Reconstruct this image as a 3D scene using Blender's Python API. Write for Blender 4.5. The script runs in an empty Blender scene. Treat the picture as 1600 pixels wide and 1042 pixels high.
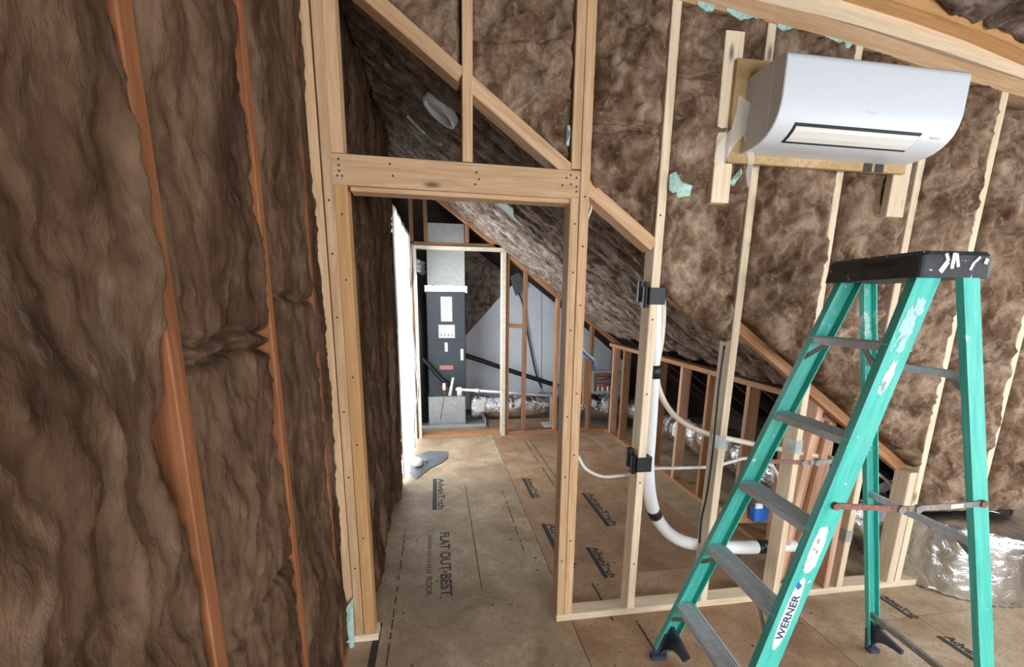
import bpy, bmesh, math, random
from mathutils import Vector, Matrix, noise
V = Vector
C = bpy.context.scene.collection
random.seed(7)

# ------------------------------------------------------------------ camera, sky, lights, exposure
sc = bpy.context.scene
CAM = V((0, 0, 1.6))
ROWS = ((0.9870546500967855, -0.16002808056725862, 0.010683218254391958),
        (-0.024157784042114397, -0.21419448904010896, -0.9764922541090743),
        (0.1585544675891744, 0.9635931373223896, -0.2152875902431625))   # right, down, forward
FPX, CYPX = 703.83, 634.75
cd = bpy.data.cameras.new('camera')
cam = bpy.data.objects.new('camera', cd)
C.objects.link(cam)
r_, d_, f_ = (V(t) for t in ROWS)
cam.matrix_world = Matrix(((r_.x, -d_.x, -f_.x, CAM.x), (r_.y, -d_.y, -f_.y, CAM.y), (r_.z, -d_.z, -f_.z, CAM.z), (0, 0, 0, 1)))
cd.sensor_fit = 'HORIZONTAL'
cd.sensor_width = 36
cd.lens = FPX * 36 / 1600
cd.shift_y = (CYPX - 521) / 1600
cd.clip_start = 0.02
sc.camera = cam

w = bpy.data.worlds.new('overcast_sky')
sc.world = w
w.use_nodes = True
bg = w.node_tree.nodes['Background']
bg.inputs[0].default_value = (0.86, 0.93, 1.0, 1)
bg.inputs[1].default_value = 6.0


def area(name, loc, aim, sx, sy, power, col=(1, 1, 1)):
    l = bpy.data.lights.new(name, 'AREA')
    l.shape = 'RECTANGLE'
    l.size, l.size_y, l.energy, l.color = sx, sy, power, col
    o = bpy.data.objects.new(name, l)
    C.objects.link(o)
    o.location = loc
    o.rotation_euler = (V(aim) - V(loc)).to_track_quat('-Z', 'Y').to_euler()
    return o


# daylight entering through the windows behind and to the right of the viewer, and the hall's side opening
area('window_daylight_rear', (1.35, -2.62, 1.35), (1.5, 0, 0.75), 2.9, 1.4, 132, (0.93, 0.97, 1.0))
area('window_daylight_right', (3.87, 0.35, 1.35), (1.5, 0.5, 0.9), 1.7, 1.5, 24, (0.93, 0.97, 1.0))
area('opening_daylight_hall', (-0.52, 4.78, 1.2), (1.0, 4.9, 0.5), 1.3, 2.1, 84, (0.92, 0.97, 1.0))

sc.view_settings.view_transform = 'Standard'
sc.view_settings.look = 'None'
sc.view_settings.gamma = 1
sc.view_settings.use_curve_mapping = False
sc.view_settings.exposure = -0.08
sc.cycles.max_bounces = 10
sc.cycles.diffuse_bounces = 5


def ray(px, py):
    a, b = (px - 800) / FPX, (py - CYPX) / FPX
    return V([ROWS[0][i] * a + ROWS[1][i] * b + ROWS[2][i] for i in range(3)])


def onY(px, py, y):
    r = ray(px, py)
    return CAM + r * (y / r.y)


def onX(px, py, x):
    r = ray(px, py)
    return CAM + r * (x / r.x)


def onZ(px, py, z=0.0):
    r = ray(px, py)
    return CAM + r * ((z - CAM.z) / r.z)


# ------------------------------------------------------------------ materials
class NT:
    def __init__(s, name):
        s.m = bpy.data.materials.new(name)
        s.m.use_nodes = True
        s.t = s.m.node_tree
        s.b = s.t.nodes['Principled BSDF']
        s.out = s.t.nodes['Material Output']

    def n(s, kind, **kw):
        x = s.t.nodes.new(kind)
        for k, v in kw.items():
            if k.startswith('i_'):
                key = k[2:].replace('_', ' ')
                x.inputs[int(key) if key.isdigit() else key].default_value = v
            else:
                setattr(x, k, v)
        return x

    def l(s, a, b):
        s.t.links.new(a, b)

    def coord(s, scale=(1, 1, 1), obj=True, rnd=False, rot=(0, 0, 0)):
        tc = s.n('ShaderNodeTexCoord')
        mp = s.n('ShaderNodeMapping')
        mp.inputs['Scale'].default_value = scale
        mp.inputs['Rotation'].default_value = rot
        src = tc.outputs['Object' if obj else 'Generated']
        if rnd:
            rn = s.rand()
            mu = s.n('ShaderNodeVectorMath', operation='MULTIPLY_ADD')
            cb = s.n('ShaderNodeCombineXYZ')
            s.l(rn, cb.inputs[0])
            s.l(rn, cb.inputs[1])
            s.l(rn, cb.inputs[2])
            s.l(cb.outputs[0], mu.inputs[0])
            mu.inputs[1].default_value = (37, 53, 71)
            s.l(src, mu.inputs[2])
            src = mu.outputs[0]
        s.l(src, mp.inputs[0])
        return mp.outputs[0]

    def rand(s):
        """a fixed number per object, from its pass index"""
        oi = s.n('ShaderNodeObjectInfo')
        d = s.n('ShaderNodeMath', operation='DIVIDE')
        s.l(oi.outputs['Object Index'], d.inputs[0])
        d.inputs[1].default_value = 1000.0
        return d.outputs[0]

    def noise(s, vec, scale, detail=4, rough=0.55, dist=0.0):
        x = s.n('ShaderNodeTexNoise')
        x.inputs['Scale'].default_value = scale
        x.inputs['Detail'].default_value = detail
        x.inputs['Roughness'].default_value = rough
        x.inputs['Distortion'].default_value = dist
        if vec:
            s.l(vec, x.inputs['Vector'])
        return x.outputs['Fac']

    def ramp(s, fac, stops):
        r = s.n('ShaderNodeValToRGB')
        e = r.color_ramp.elements
        while len(e) < len(stops):
            e.new(0.5)
        for i, (p, c) in enumerate(stops):
            e[i].position = p
            e[i].color = (*c, 1) if len(c) == 3 else c
        s.l(fac, r.inputs[0])
        return r.outputs[0]

    def mix(s, fac, a, b, mode='MIX'):
        m = s.n('ShaderNodeMix', data_type='RGBA', blend_type=mode)
        if isinstance(fac, (int, float)):
            m.inputs[0].default_value = fac
        else:
            s.l(fac, m.inputs[0])
        for sock, v in ((m.inputs[6], a), (m.inputs[7], b)):
            if isinstance(v, tuple):
                sock.default_value = (*v, 1)
            else:
                s.l(v, sock)
        return m.outputs[2]

    def bump(s, h, strength=0.3, dist=0.01):
        b = s.n('ShaderNodeBump')
        b.inputs['Strength'].default_value = strength
        b.inputs['Distance'].default_value = dist
        s.l(h, b.inputs['Height'])
        s.l(b.outputs[0], s.b.inputs['Normal'])

    def base(s, col, rough=0.6, metal=0.0):
        if isinstance(col, tuple):
            s.b.inputs['Base Color'].default_value = (*col, 1)
        else:
            s.l(col, s.b.inputs['Base Color'])
        s.b.inputs['Roughness'].default_value = rough
        s.b.inputs['Metallic'].default_value = metal
        return s


def srgb(r, g, b):
    return tuple((c / 255 / 12.92) if c / 255 <= 0.04045 else ((c / 255 + 0.055) / 1.055) ** 2.4 for c in (r, g, b))


def plain(name, col, rough=0.5, metal=0.0, var=0.12, scale=30):
    k = NT(name)
    v = k.coord((1, 1, 1))
    f = k.noise(v, scale, 4)
    dark = tuple(c * (1 - var) for c in col)
    lite = tuple(min(1, c * (1 + var)) for c in col)
    k.base(k.ramp(f, [(0.3, dark), (0.7, lite)]), rough, metal)
    return k.m


def wood(name, dark, mid, lite, knots=True):
    """lumber: local Z runs along the grain"""
    k = NT(name)
    v = k.coord((1, 1, 0.06), rnd=True)
    g = k.noise(v, 55, 6, 0.6, 0.6)
    col = k.ramp(g, [(0.28, dark), (0.5, mid), (0.72, lite)])
    v2 = k.coord((1, 1, 0.35), rnd=True)
    blot = k.noise(v2, 3.0, 3)
    col = k.mix(k.ramp(blot, [(0.42, (0, 0, 0)), (0.75, (0.45,) * 3)]), col, dark)
    hs = k.n('ShaderNodeHueSaturation')
    mr = k.n('ShaderNodeMapRange')
    k.l(k.rand(), mr.inputs[0])
    mr.inputs[3].default_value = 0.84
    mr.inputs[4].default_value = 1.12
    k.l(mr.outputs[0], hs.inputs['Value'])
    k.l(col, hs.inputs['Color'])
    col = hs.outputs[0]
    if knots:
        v3 = k.coord((1, 1, 0.34), rnd=True)
        vo = k.n('ShaderNodeTexVoronoi')
        vo.inputs['Scale'].default_value = 6.5
        k.l(v3, vo.inputs['Vector'])
        kn = k.ramp(vo.outputs['Distance'], [(0.03, (1, 1, 1)), (0.10, (0, 0, 0))])
        col = k.mix(kn, col, tuple(c * 0.33 for c in dark))
    k.base(col, 0.72)
    k.bump(g, 0.12, 0.002)
    return k.m


def fibre(name, dark, mid, lite, scale=(1, 1, 1), bumpy=0.8, fleck=0.25, sa=7.0, rot=(0, 0, 0), fl=(0.42, 0.36, 0.31)):
    """brown glass-wool: warped wisps of several sizes"""
    k = NT(name)
    v = k.coord(scale, rnd=True, rot=rot)
    a = k.noise(v, sa, 7, 0.62, 0.7)
    col = k.ramp(a, [(0.34, dark), (0.49, mid), (0.66, lite)])
    v2 = k.coord(tuple(x for x in scale), rnd=True, rot=rot)
    b = k.noise(v2, 22, 6, 0.62, 1.1)
    col = k.mix(k.ramp(b, [(0.33, (0.45,) * 3), (0.5, (0, 0, 0))]), col, tuple(c * 0.8 for c in dark))
    col = k.mix(k.ramp(b, [(0.56, (0, 0, 0)), (0.74, (fleck * 2.4,) * 3)]), col, fl)
    c2 = k.noise(k.coord((1, 1, 1), rnd=True), 2.6, 2)
    col = k.mix(k.ramp(c2, [(0.35, (0.35,) * 3), (0.65, (0, 0, 0))]), col, dark)
    k.base(col, 0.95)
    k.b.inputs['Specular IOR Level'].default_value = 0.05
    h = k.n('ShaderNodeMath', operation='ADD')
    k.l(b, h.inputs[0])
    hb = k.noise(v2, 70, 4, 0.6, 1.5)
    k.l(hb, h.inputs[1])
    k.bump(h.outputs[0], bumpy, 0.012)
    return k.m


def foil(name, tint=(0.82, 0.83, 0.86), rough=0.22, sc=26, st=0.7):
    k = NT(name)
    v = k.coord((1, 1, 1))
    a = k.noise(v, sc, 5, 0.6, 1.2)
    k.base(k.ramp(a, [(0.3, tuple(c * 0.8 for c in tint)), (0.7, tint)]), rough, 1.0)
    k.bump(a, st, 0.02)
    return k.m


FRESH = wood('fresh_pine', srgb(180, 139, 101), srgb(204, 165, 125), srgb(218, 186, 150))
PALE = wood('pale_pine', srgb(206, 180, 148), srgb(224, 202, 172), srgb(236, 220, 196))
YELL = wood('yellow_pine', srgb(172, 126, 78), srgb(196, 150, 98), srgb(208, 166, 116))
OLD = wood('old_orange_fir', srgb(140, 96, 64), srgb(174, 126, 88), srgb(192, 148, 112))
PINK = wood('rosy_fir', srgb(170, 128, 102), srgb(200, 158, 130), srgb(214, 178, 152))
RED = wood('red_fir', srgb(116, 80, 56), srgb(150, 106, 76), srgb(168, 126, 94), knots=False)
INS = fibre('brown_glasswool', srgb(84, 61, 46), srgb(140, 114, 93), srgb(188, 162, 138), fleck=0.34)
INSL = fibre('streaked_glasswool_shaded', srgb(58, 41, 30), srgb(91, 69, 53), srgb(122, 97, 77), scale=(0.9, 0.9, 0.3), fleck=0.12, fl=(0.3, 0.23, 0.17), bumpy=0.4, sa=6.0)  # browns darkened to paint in the dimness of the left wall
INSC = fibre('dusty_glasswool', srgb(84, 70, 62), srgb(142, 124, 112), srgb(188, 174, 162), scale=(1.3, 1.3, 1.3), fleck=0.34)
DARKB = plain('dark_board', srgb(58, 44, 36), 0.9)
PANEL = plain('brown_panel', srgb(160, 140, 122), 0.9)
LFIR = wood('weathered_orange_fir', srgb(100, 56, 28), srgb(140, 84, 46), srgb(156, 104, 68), knots=False)
WHITE = plain('white_plastic', srgb(208, 212, 216), 0.35, var=0.01)
WHITE2 = plain('white_plastic_side', srgb(204, 202, 198), 0.4, var=0.01)
LOUV = plain('louver_white', srgb(226, 222, 214), 0.4, var=0.02)
BLACK = plain('black_gap', srgb(24, 24, 27), 0.6)
TAPE = plain('black_tape', srgb(26, 26, 28), 0.45, var=0.3)
PIPEW = plain('white_pipe_foam', srgb(232, 234, 236), 0.55, var=0.03)
CREAM = plain('cream_conduit', srgb(224, 214, 190), 0.45, var=0.05)
PEX = plain('white_cable', srgb(226, 224, 220), 0.4, var=0.05)
PVC = plain('pvc_white', srgb(232, 232, 232), 0.35, var=0.03)
CABLE = plain('black_cable', srgb(28, 28, 32), 0.45)
GREYC = plain('grey_cable', srgb(150, 154, 156), 0.5)
COPPER = plain('copper_drain', srgb(150, 84, 60), 0.45, 0.4)
BLUE = plain('blue_plastic', srgb(36, 104, 200), 0.4)
REDP = plain('red_valve', srgb(190, 40, 44), 0.4)
TEAL = plain('teal_poly', srgb(168, 200, 188), 0.6, var=0.25, scale=60)
PAINTJ = plain('primed_jamb', srgb(206, 198, 180), 0.6, var=0.12, scale=20)
FOAMB = plain('white_foam_board', srgb(222, 228, 236), 0.6, var=0.04, scale=6)
UNIT = plain('blue_grey_cabinet', srgb(44, 53, 62), 0.42, var=0.08)
STICK = plain('sticker_white', srgb(214, 216, 214), 0.5, var=0.08, scale=60)
SMEAR = plain('thin_white_paint', srgb(168, 214, 206), 0.5, var=0.22, scale=70)
STICKR = plain('sticker_red', srgb(176, 120, 104), 0.5, var=0.2, scale=120)
PLEN = plain('plenum_grey', srgb(196, 198, 196), 0.55, var=0.1, scale=18)
GALV = plain('galvanised_steel', srgb(176, 180, 180), 0.4, 0.55, var=0.12, scale=18)
ALU = plain('aluminium', srgb(200, 205, 212), 0.5, 0.05, var=0.14, scale=45)
RUST = plain('rusty_steel', srgb(140, 98, 84), 0.7, 0.2, var=0.35, scale=60)
GSTEEL = plain('grey_steel', srgb(150, 146, 142), 0.5, 0.5, var=0.25, scale=60)
INK = plain('print_ink', srgb(70, 62, 56), 0.8, var=0.25, scale=40)
INKD = plain('print_ink_dark', srgb(52, 50, 50), 0.8, var=0.25, scale=60)
NAVY = plain('label_ink', srgb(44, 56, 96), 0.6)
TARP = plain('grey_plastic_sheet', srgb(96, 100, 104), 0.45, var=0.2, scale=8)
FOIL = foil('foil_facing', rough=0.26, sc=13, st=0.5)
FOILD = foil('foil_duct', (0.82, 0.83, 0.86), 0.14, 16, 1.0)
NAIL = plain('nail_steel', srgb(84, 64, 50), 0.5, 0.5)


def mat_board(name, a, b, c, sx=(6, 6, 6)):
    k = NT(name)
    v = k.coord((1, 1, 1), rnd=True)
    n1 = k.noise(v, 3.2, 5, 0.6, 0.6)
    n2 = k.noise(v, 42, 5, 0.7, 1.0)
    col = k.ramp(n1, [(0.3, a), (0.52, b), (0.72, c)])
    col = k.mix(k.ramp(n2, [(0.38, (0.5,) * 3), (0.5, (0, 0, 0))]), col, tuple(x * 0.75 for x in a))
    st = k.noise(k.coord((1, 1, 1), rnd=True), 1.3, 3, 0.6, 0.3)
    col = k.mix(k.ramp(st, [(0.52, (0, 0, 0)), (0.7, (0.5,) * 3)]), col, tuple(x * 0.8 for x in a))
    sp = k.noise(k.coord((1, 1, 1), rnd=True), 15, 2, 0.5, 0.0)
    col = k.mix(k.ramp(sp, [(0.71, (0, 0, 0)), (0.76, (0.8,) * 3)]), col, srgb(74, 66, 62))
    k.base(col, 0.62)
    k.bump(n2, 0.15, 0.002)
    return k.m


SUBF = mat_board('subfloor_sheet', srgb(142, 116, 90), srgb(176, 152, 124), srgb(194, 176, 152))
SUBF2 = mat_board('subfloor_sheet_reddish', srgb(138, 104, 78), srgb(168, 134, 104), srgb(188, 160, 130))
PLY = mat_board('plywood', srgb(150, 116, 74), srgb(182, 150, 104), srgb(200, 172, 130))


def mat_ladder():
    k = NT('green_fibreglass')
    v = k.coord((1, 1, 1), rnd=True)
    g = k.noise(k.coord((1, 1, 0.1), rnd=True), 60, 4)
    col = k.ramp(g, [(0.3, srgb(54, 174, 160)), (0.7, srgb(92, 202, 186))])
    wear = k.noise(k.coord((1, 1, 0.5), rnd=True), 6, 5, 0.6)
    col = k.mix(k.ramp(wear, [(0.5, (0, 0, 0)), (0.75, (0.35,) * 3)]), col, srgb(120, 190, 170))
    sp = k.noise(v, 46, 2, 0.5, 0.4)
    col = k.mix(k.ramp(sp, [(0.725, (0, 0, 0)), (0.74, (1, 1, 1))]), col, srgb(226, 228, 222))
    sm = k.noise(k.coord((1, 1, 0.55), rnd=True), 11, 6, 0.7, 0.6)
    pos = k.n('ShaderNodeNewGeometry')
    sep = k.n('ShaderNodeSeparateXYZ')
    k.l(pos.outputs['Position'], sep.inputs[0])
    hi = k.n('ShaderNodeMapRange')
    hi.inputs[1].default_value = 1.22
    hi.inputs[2].default_value = 1.5
    hi.inputs[3].default_value = 0.0
    hi.inputs[4].default_value = 0.11
    k.l(sep.outputs[2], hi.inputs[0])
    ad = k.n('ShaderNodeMath', operation='ADD')
    k.l(sm, ad.inputs[0])
    k.l(hi.outputs[0], ad.inputs[1])
    col = k.mix(k.ramp(ad.outputs[0], [(0.70, (0, 0, 0)), (0.76, (0.85,) * 3)]), col, srgb(214, 224, 220))
    k.base(col, 0.38)
    return k.m


GREEN = mat_ladder()


def mat_cap():
    k = NT('black_cap_plastic')
    v = k.coord((1, 1, 1), rnd=True)
    a = k.noise(v, 30, 3)
    col = k.ramp(a, [(0.3, srgb(34, 36, 40)), (0.7, srgb(54, 56, 60))])
    s = k.noise(v, 32, 3, 0.6, 0.8)
    col = k.mix(k.ramp(s, [(0.66, (0, 0, 0)), (0.69, (1, 1, 1))]), col, srgb(190, 188, 190))
    k.base(col, 0.5)
    return k.m


CAPM = mat_cap()
FOOTM = plain('foot_rubber', srgb(60, 68, 84), 0.55, var=0.2)


def mat_sheet():
    k = NT('translucent_sheeting')
    t = k.n('ShaderNodeBsdfTranslucent')
    t.inputs[0].default_value = (0.9, 0.92, 0.92, 1)
    d = k.n('ShaderNodeBsdfDiffuse')
    d.inputs[0].default_value = (0.9, 0.91, 0.9, 1)
    m = k.n('ShaderNodeMixShader')
    m.inputs[0].default_value = 0.45
    k.l(t.outputs[0], m.inputs[1])
    k.l(d.outputs[0], m.inputs[2])
    k.l(m.outputs[0], k.out.inputs[0])
    return k.m


SHEET = mat_sheet()


def mat_film():
    k = NT('clear_poly_film')
    k.base((0.85, 0.86, 0.86), 0.3)
    k.b.inputs['Alpha'].default_value = 0.3
    n = k.noise(k.coord(), 30, 4)
    k.bump(n, 0.5, 0.01)
    return k.m


FILM = mat_film()


# ------------------------------------------------------------------ mesh helpers
class MB:
    def __init__(s):
        s.v, s.f = [], []

    def add(s, vs, fs):
        o = len(s.v)
        s.v += [V(p) for p in vs]
        s.f += [tuple(i + o for i in f) for f in fs]
        return s

    def box(s, lo, hi, ch=0.0):
        x0, y0, z0 = lo
        x1, y1, z1 = hi
        return s.bar((0.5 * (x0 + x1), 0.5 * (y0 + y1), z0), (0.5 * (x0 + x1), 0.5 * (y0 + y1), z1), x1 - x0, y1 - y0, (0, 1, 0), ch)

    def bar(s, p0, p1, w, d, dvec, ch=0.0, end_ch=0.0):
        p0, p1 = V(p0), V(p1)
        z = (p1 - p0).normalized()
        y = V(dvec)
        y = (y - z * y.dot(z)).normalized()
        x = y.cross(z)
        return s.prism(p0, p1, sect(w, d, ch), x, y)

    def prism(s, p0, p1, sec, x, y, sec1=None):
        n = len(sec)
        sec1 = sec1 or sec
        vs = [V(p0) + x * a + y * b for a, b in sec] + [V(p1) + x * a + y * b for a, b in sec1]
        fs = [(i, (i + 1) % n, n + (i + 1) % n, n + i) for i in range(n)]
        fs += [tuple(range(n - 1, -1, -1)), tuple(range(n, 2 * n))]
        return s.add(vs, fs)

    def tube(s, pts, r, seg=10, rr=None, caps=True):
        pts = [V(p) for p in pts]
        n = len(pts)
        rows = []
        up = None
        for i, p in enumerate(pts):
            t = (pts[min(i + 1, n - 1)] - pts[max(i - 1, 0)]).normalized()
            if up is None:
                up = t.orthogonal().normalized()
            up = (up - t * up.dot(t)).normalized()
            b = t.cross(up)
            ri = rr[i] if rr else r
            rows.append([p + (up * math.cos(2 * math.pi * k / seg) + b * math.sin(2 * math.pi * k / seg)) * ri for k in range(seg)])
        vs = [q for row in rows for q in row]
        fs = [(i * seg + k, i * seg + (k + 1) % seg, (i + 1) * seg + (k + 1) % seg, (i + 1) * seg + k) for i in range(n - 1) for k in range(seg)]
        if caps:
            fs += [tuple(range(seg - 1, -1, -1)), tuple(range((n - 1) * seg, n * seg))]
        return s.add(vs, fs)

    def poly(s, outline, n, th):
        """extruded outline (3-D points) along n by th"""
        n = V(n) * th
        k = len(outline)
        vs = [V(p) for p in outline] + [V(p) + n for p in outline]
        fs = [(i, (i + 1) % k, k + (i + 1) % k, k + i) for i in range(k)] + [tuple(range(k - 1, -1, -1)), tuple(range(k, 2 * k))]
        return s.add(vs, fs)

    def build(s, name, mat, parent=None, smooth=False, origin=None, kind=None):
        if origin is None:
            lo = V([min(p[i] for p in s.v) for i in range(3)])
            hi = V([max(p[i] for p in s.v) for i in range(3)])
            origin = V(((lo.x + hi.x) / 2, (lo.y + hi.y) / 2, lo.z))
        origin = V(origin)
        me = bpy.data.meshes.new(name)
        me.from_pydata([tuple(p - origin) for p in s.v], [], s.f)
        bm = bmesh.new()
        bm.from_mesh(me)
        bmesh.ops.recalc_face_normals(bm, faces=bm.faces)
        bm.to_mesh(me)
        bm.free()
        if smooth:
            for p in me.polygons:
                p.use_smooth = True
        me.materials.append(mat)
        o = bpy.data.objects.new(name, me)
        C.objects.link(o)
        put(o, Matrix.Translation(origin), parent)
        if kind:
            o['kind'] = kind
        return o


WM = {}


def put(o, mw, parent):
    WM[o.name] = mw
    o.pass_index = (len(WM) * 379 + 137) % 1000
    if parent is not None:
        o.parent = parent
        o.matrix_parent_inverse = WM[parent.name].inverted()
    o.matrix_basis = mw


def sect(w, d, ch=0.0):
    a, b = w / 2, d / 2
    if ch <= 0:
        return [(-a, -b), (a, -b), (a, b), (-a, b)]
    c = ch
    return [(-a + c, -b), (a - c, -b), (a, -b + c), (a, b - c), (a - c, b), (-a + c, b), (-a, b - c), (-a, -b + c)]


def lumber(name, parent, p0, p1, w, d, dvec, mat, ch=0.003, cut0=0.0, cut1=0.0):
    """a piece of timber with its own local frame: z along the grain, y along dvec; cut0/cut1 skew the ends along local x"""
    p0, p1 = V(p0), V(p1)
    z = (p1 - p0).normalized()
    y = V(dvec)
    y = (y - z * y.dot(z)).normalized()
    x = y.cross(z)
    L = (p1 - p0).length
    b = MB()
    sec = sect(w, d, ch)
    n = len(sec)
    vs = [V((a, c, cut0 * a)) for a, c in sec] + [V((a, c, L + cut1 * a)) for a, c in sec]
    fs = [(i, (i + 1) % n, n + (i + 1) % n, n + i) for i in range(n)] + [tuple(range(n - 1, -1, -1)), tuple(range(n, 2 * n))]
    me = bpy.data.meshes.new(name)
    me.from_pydata([tuple(q) for q in vs], [], fs)
    me.materials.append(mat)
    o = bpy.data.objects.new(name, me)
    C.objects.link(o)
    mw = Matrix(((x.x, y.x, z.x, p0.x), (x.y, y.y, z.y, p0.y), (x.z, y.z, z.z, p0.z), (0, 0, 0, 1)))
    put(o, mw, parent)
    return o


def empty(name, loc=(0, 0, 0), kind=None):
    o = bpy.data.objects.new(name, None)
    o.empty_display_size = 0.1
    C.objects.link(o)
    put(o, Matrix.Translation(V(loc)), None)
    if kind:
        o['kind'] = kind
    return o


def tag(o, label, cat, group=None):
    o['label'] = label
    o['category'] = cat
    if group:
        o['group'] = group
    return o


def smooth_path(pts, n=6):
    pts = [V(p) for p in pts]
    out = []
    for i in range(len(pts) - 1):
        a, b = pts[i], pts[i + 1]
        p, q = pts[max(i - 1, 0)], pts[min(i + 2, len(pts) - 1)]
        for k in range(n):
            t = k / n
            out.append(0.5 * ((2 * a) + (b - p) * t + (2 * p - 5 * a + 4 * b - q) * t * t + (3 * a - 3 * b + q - p) * t ** 3))
    out.append(pts[-1])
    return out


NAILM = None


def nail(parent, p, nrm=(0, -1, 0), r=0.0042):
    """one driven nail head; all share a mesh"""
    global NAILM
    if NAILM is None:
        b = MB()
        b.tube([(0, 0, -0.004), (0, 0, 0.0012)], 0.0045, 8)
        NAILM = bpy.data.meshes.new('nail')
        NAILM.from_pydata([tuple(q) for q in b.v], [], b.f)
        NAILM.materials.append(NAIL)
    o = bpy.data.objects.new('nail', NAILM)
    C.objects.link(o)
    q = V(nrm).to_track_quat('Z', 'Y').to_matrix().to_4x4()
    put(o, Matrix.Translation(V(p)) @ q, parent)
    return o


# ------------------------------------------------------------------ frame geometry (metres; floor z = 0)
D = 1.983           # front face of the partition studs
DB = D + 0.089      # its back face
FP = 5.5            # front face of the far partition
XL = -0.45          # face of the left wall's studs


def lo_plate(x):    # underside of the partition's sloped plate
    return 2.319 - 0.707 * (x - 0.286)


def hi_plate(x):
    return lo_plate(x) + 0.068


def zroof(x, y):    # underside of the hall's sloped ceiling
    t = (y - DB) / (FP - DB)
    return (2.405 - 0.705 * (x - 0.286)) * (1 - t) + (2.635 - 0.73 * (x - 0.286)) * t


# ------------------------------------------------------------------ floor: structural sheets with open joints
floor = empty('floor', (1.5, 2, 0), 'structure')
base = MB().box((-0.62, -2.7, -0.2), (4.0, 7.1, -0.03))
bo = base.build('floor_deck', DARKB, floor)
cols = [(-0.56, 0.655, 0.76), (0.655, 1.875, 2.35), (1.875, 2.50, 1.745), (2.50, 3.95, 1.745)]
panels = {}
for ci, (x0, x1, ys) in enumerate(cols):
    k = 0
    y = ys - 2.44 * 2
    while y < 7.1:
        a, b_ = max(y, -2.65), min(y + 2.44, 7.05)
        if b_ - a > 0.05:
            g = 0.002
            m = MB().box((x0 + g, a + g, -0.022), (x1 - g, b_ - g, 0.0), 0.0)
            panels[(ci, k)] = (m.build('subfloor_panel', SUBF2 if ci == 1 else SUBF, floor), a, b_)
        k += 1
        y += 2.44


def panel_at(x, y):
    for (ci, k), (o, a, b_) in panels.items():
        if cols[ci][0] <= x < cols[ci][1] and a <= y < b_:
            return o
    return floor


def mark(name, quads, mat, at):
    b = MB()
    for q in quads:
        z = 0.0006
        b.add([(p[0], p[1], z) for p in q], [tuple(range(len(q)))])
    o = b.build(name, mat, panel_at(*at))
    return o


def rect(x0, y0, x1, y1):
    return [(x0, y0), (x1, y0), (x1, y1), (x0, y1)]


def lettering(body, loc, rotz, size, mat, parent, width=None, name='lettering', mw=None, bold=0.0):
    cu = bpy.data.curves.new(name, 'FONT')
    cu.body = body
    cu.size = size
    cu.align_x = 'LEFT'
    cu.offset = bold
    o = bpy.data.objects.new(name, cu)
    C.objects.link(o)
    bpy.context.view_layer.update()
    me = bpy.data.meshes.new_from_object(o)
    bpy.data.objects.remove(o)
    if width:
        mx = max(v.co.x for v in me.vertices)
        for v in me.vertices:
            v.co.x *= width / mx
    me.materials.clear()
    me.materials.append(mat)
    o = bpy.data.objects.new(name, me)
    C.objects.link(o)
    put(o, mw if mw else Matrix.Translation(V(loc)) @ Matrix.Rotation(rotz, 4, 'Z'), parent)
    return o


# printing on the sheets: reads along the hall, tops of the letters towards +x
RZ = -math.pi / 2
lettering('FLAT OUT BEST', (-0.018, 3.03, 0.0008), RZ, 0.092, INK, panel_at(0, 2.6), 0.75, bold=0.0022)
lettering('FLOOR', (-0.103, 2.49, 0.0008), RZ, 0.046, INK, panel_at(-0.1, 2.6), 0.19, bold=0.001)
random.seed(3)
quads = []
y = 3.0
while y > 2.53:
    ln = random.uniform(0.012, 0.03)
    quads.append(rect(-0.101, y - ln, -0.074, y - ln + 0.009))
    quads.append(rect(-0.101, y - ln * 0.4, -0.095, y))
    y -= ln + 0.01
mark('printed_line', quads, INK, (-0.09, 2.6))


def stamp(x, y, ln=0.66, s=1.0, parent_at=None):
    """dark bar with bold lettering above it"""
    pa = parent_at or (x, y)
    mark('printed_bar', [rect(x, y - ln, x + 0.036 * s, y)], INKD, pa)
    lettering('AdvanTech', (x + 0.046 * s, y - 0.01, 0.0008), RZ, 0.082 * s, INKD, panel_at(*pa), ln * 0.97, bold=0.0022)


stamp(-0.078, 4.09, 0.68)
stamp(0.76, 3.99, 0.46, 0.8)
stamp(0.735, 3.06, 0.62)
stamp(1.215, 3.57, 0.62, 0.95)
stamp(0.96, 2.68, 0.36, 0.8)
stamp(2.45, 1.93, 0.2, 0.6)
stamp(2.44, 1.60, 0.26, 0.8)
mark('printed_bar', [rect(-0.352, 1.76, -0.318, 2.11)], INKD, (-0.33, 1.8))


def guide(x, y0, y1, wd=0.007, dash=0.055, gap=0.03):
    q, y = [], y0
    while y < y1:
        q.append(rect(x - wd / 2, y, x + wd / 2, min(y + dash * random.uniform(0.6, 1.5), y1)))
        y += dash + gap * random.uniform(0.5, 2.0)
    mark('printed_guide_line', q, INK, (x, (y0 + y1) / 2))


guide(-0.268, 1.6, 3.12, 0.008)
guide(0.215, 2.3, 3.9, 0.006, 0.2, 0.01)
guide(0.535, 2.7, 3.75, 0.008)
guide(1.02, 3.75, 5.2, 0.01, 0.3, 0.02)
guide(1.09, 3.8, 5.2, 0.01, 0.3, 0.02)
guide(0.87, 1.95, 2.3, 0.012, 0.1, 0.02)
guide(0.99, 1.55, 1.93, 0.012, 0.1, 0.02)
# scuffs: filled nail heads scattered over the sheets
random.seed(5)
for i in range(46):
    x, y = random.uniform(-0.25, 2.2), random.uniform(1.5, 4.6)
    nail(panel_at(x, y), (x, y, -0.0004), (0, 0, 1)).scale = (1.6, 1.6, 1)

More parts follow.
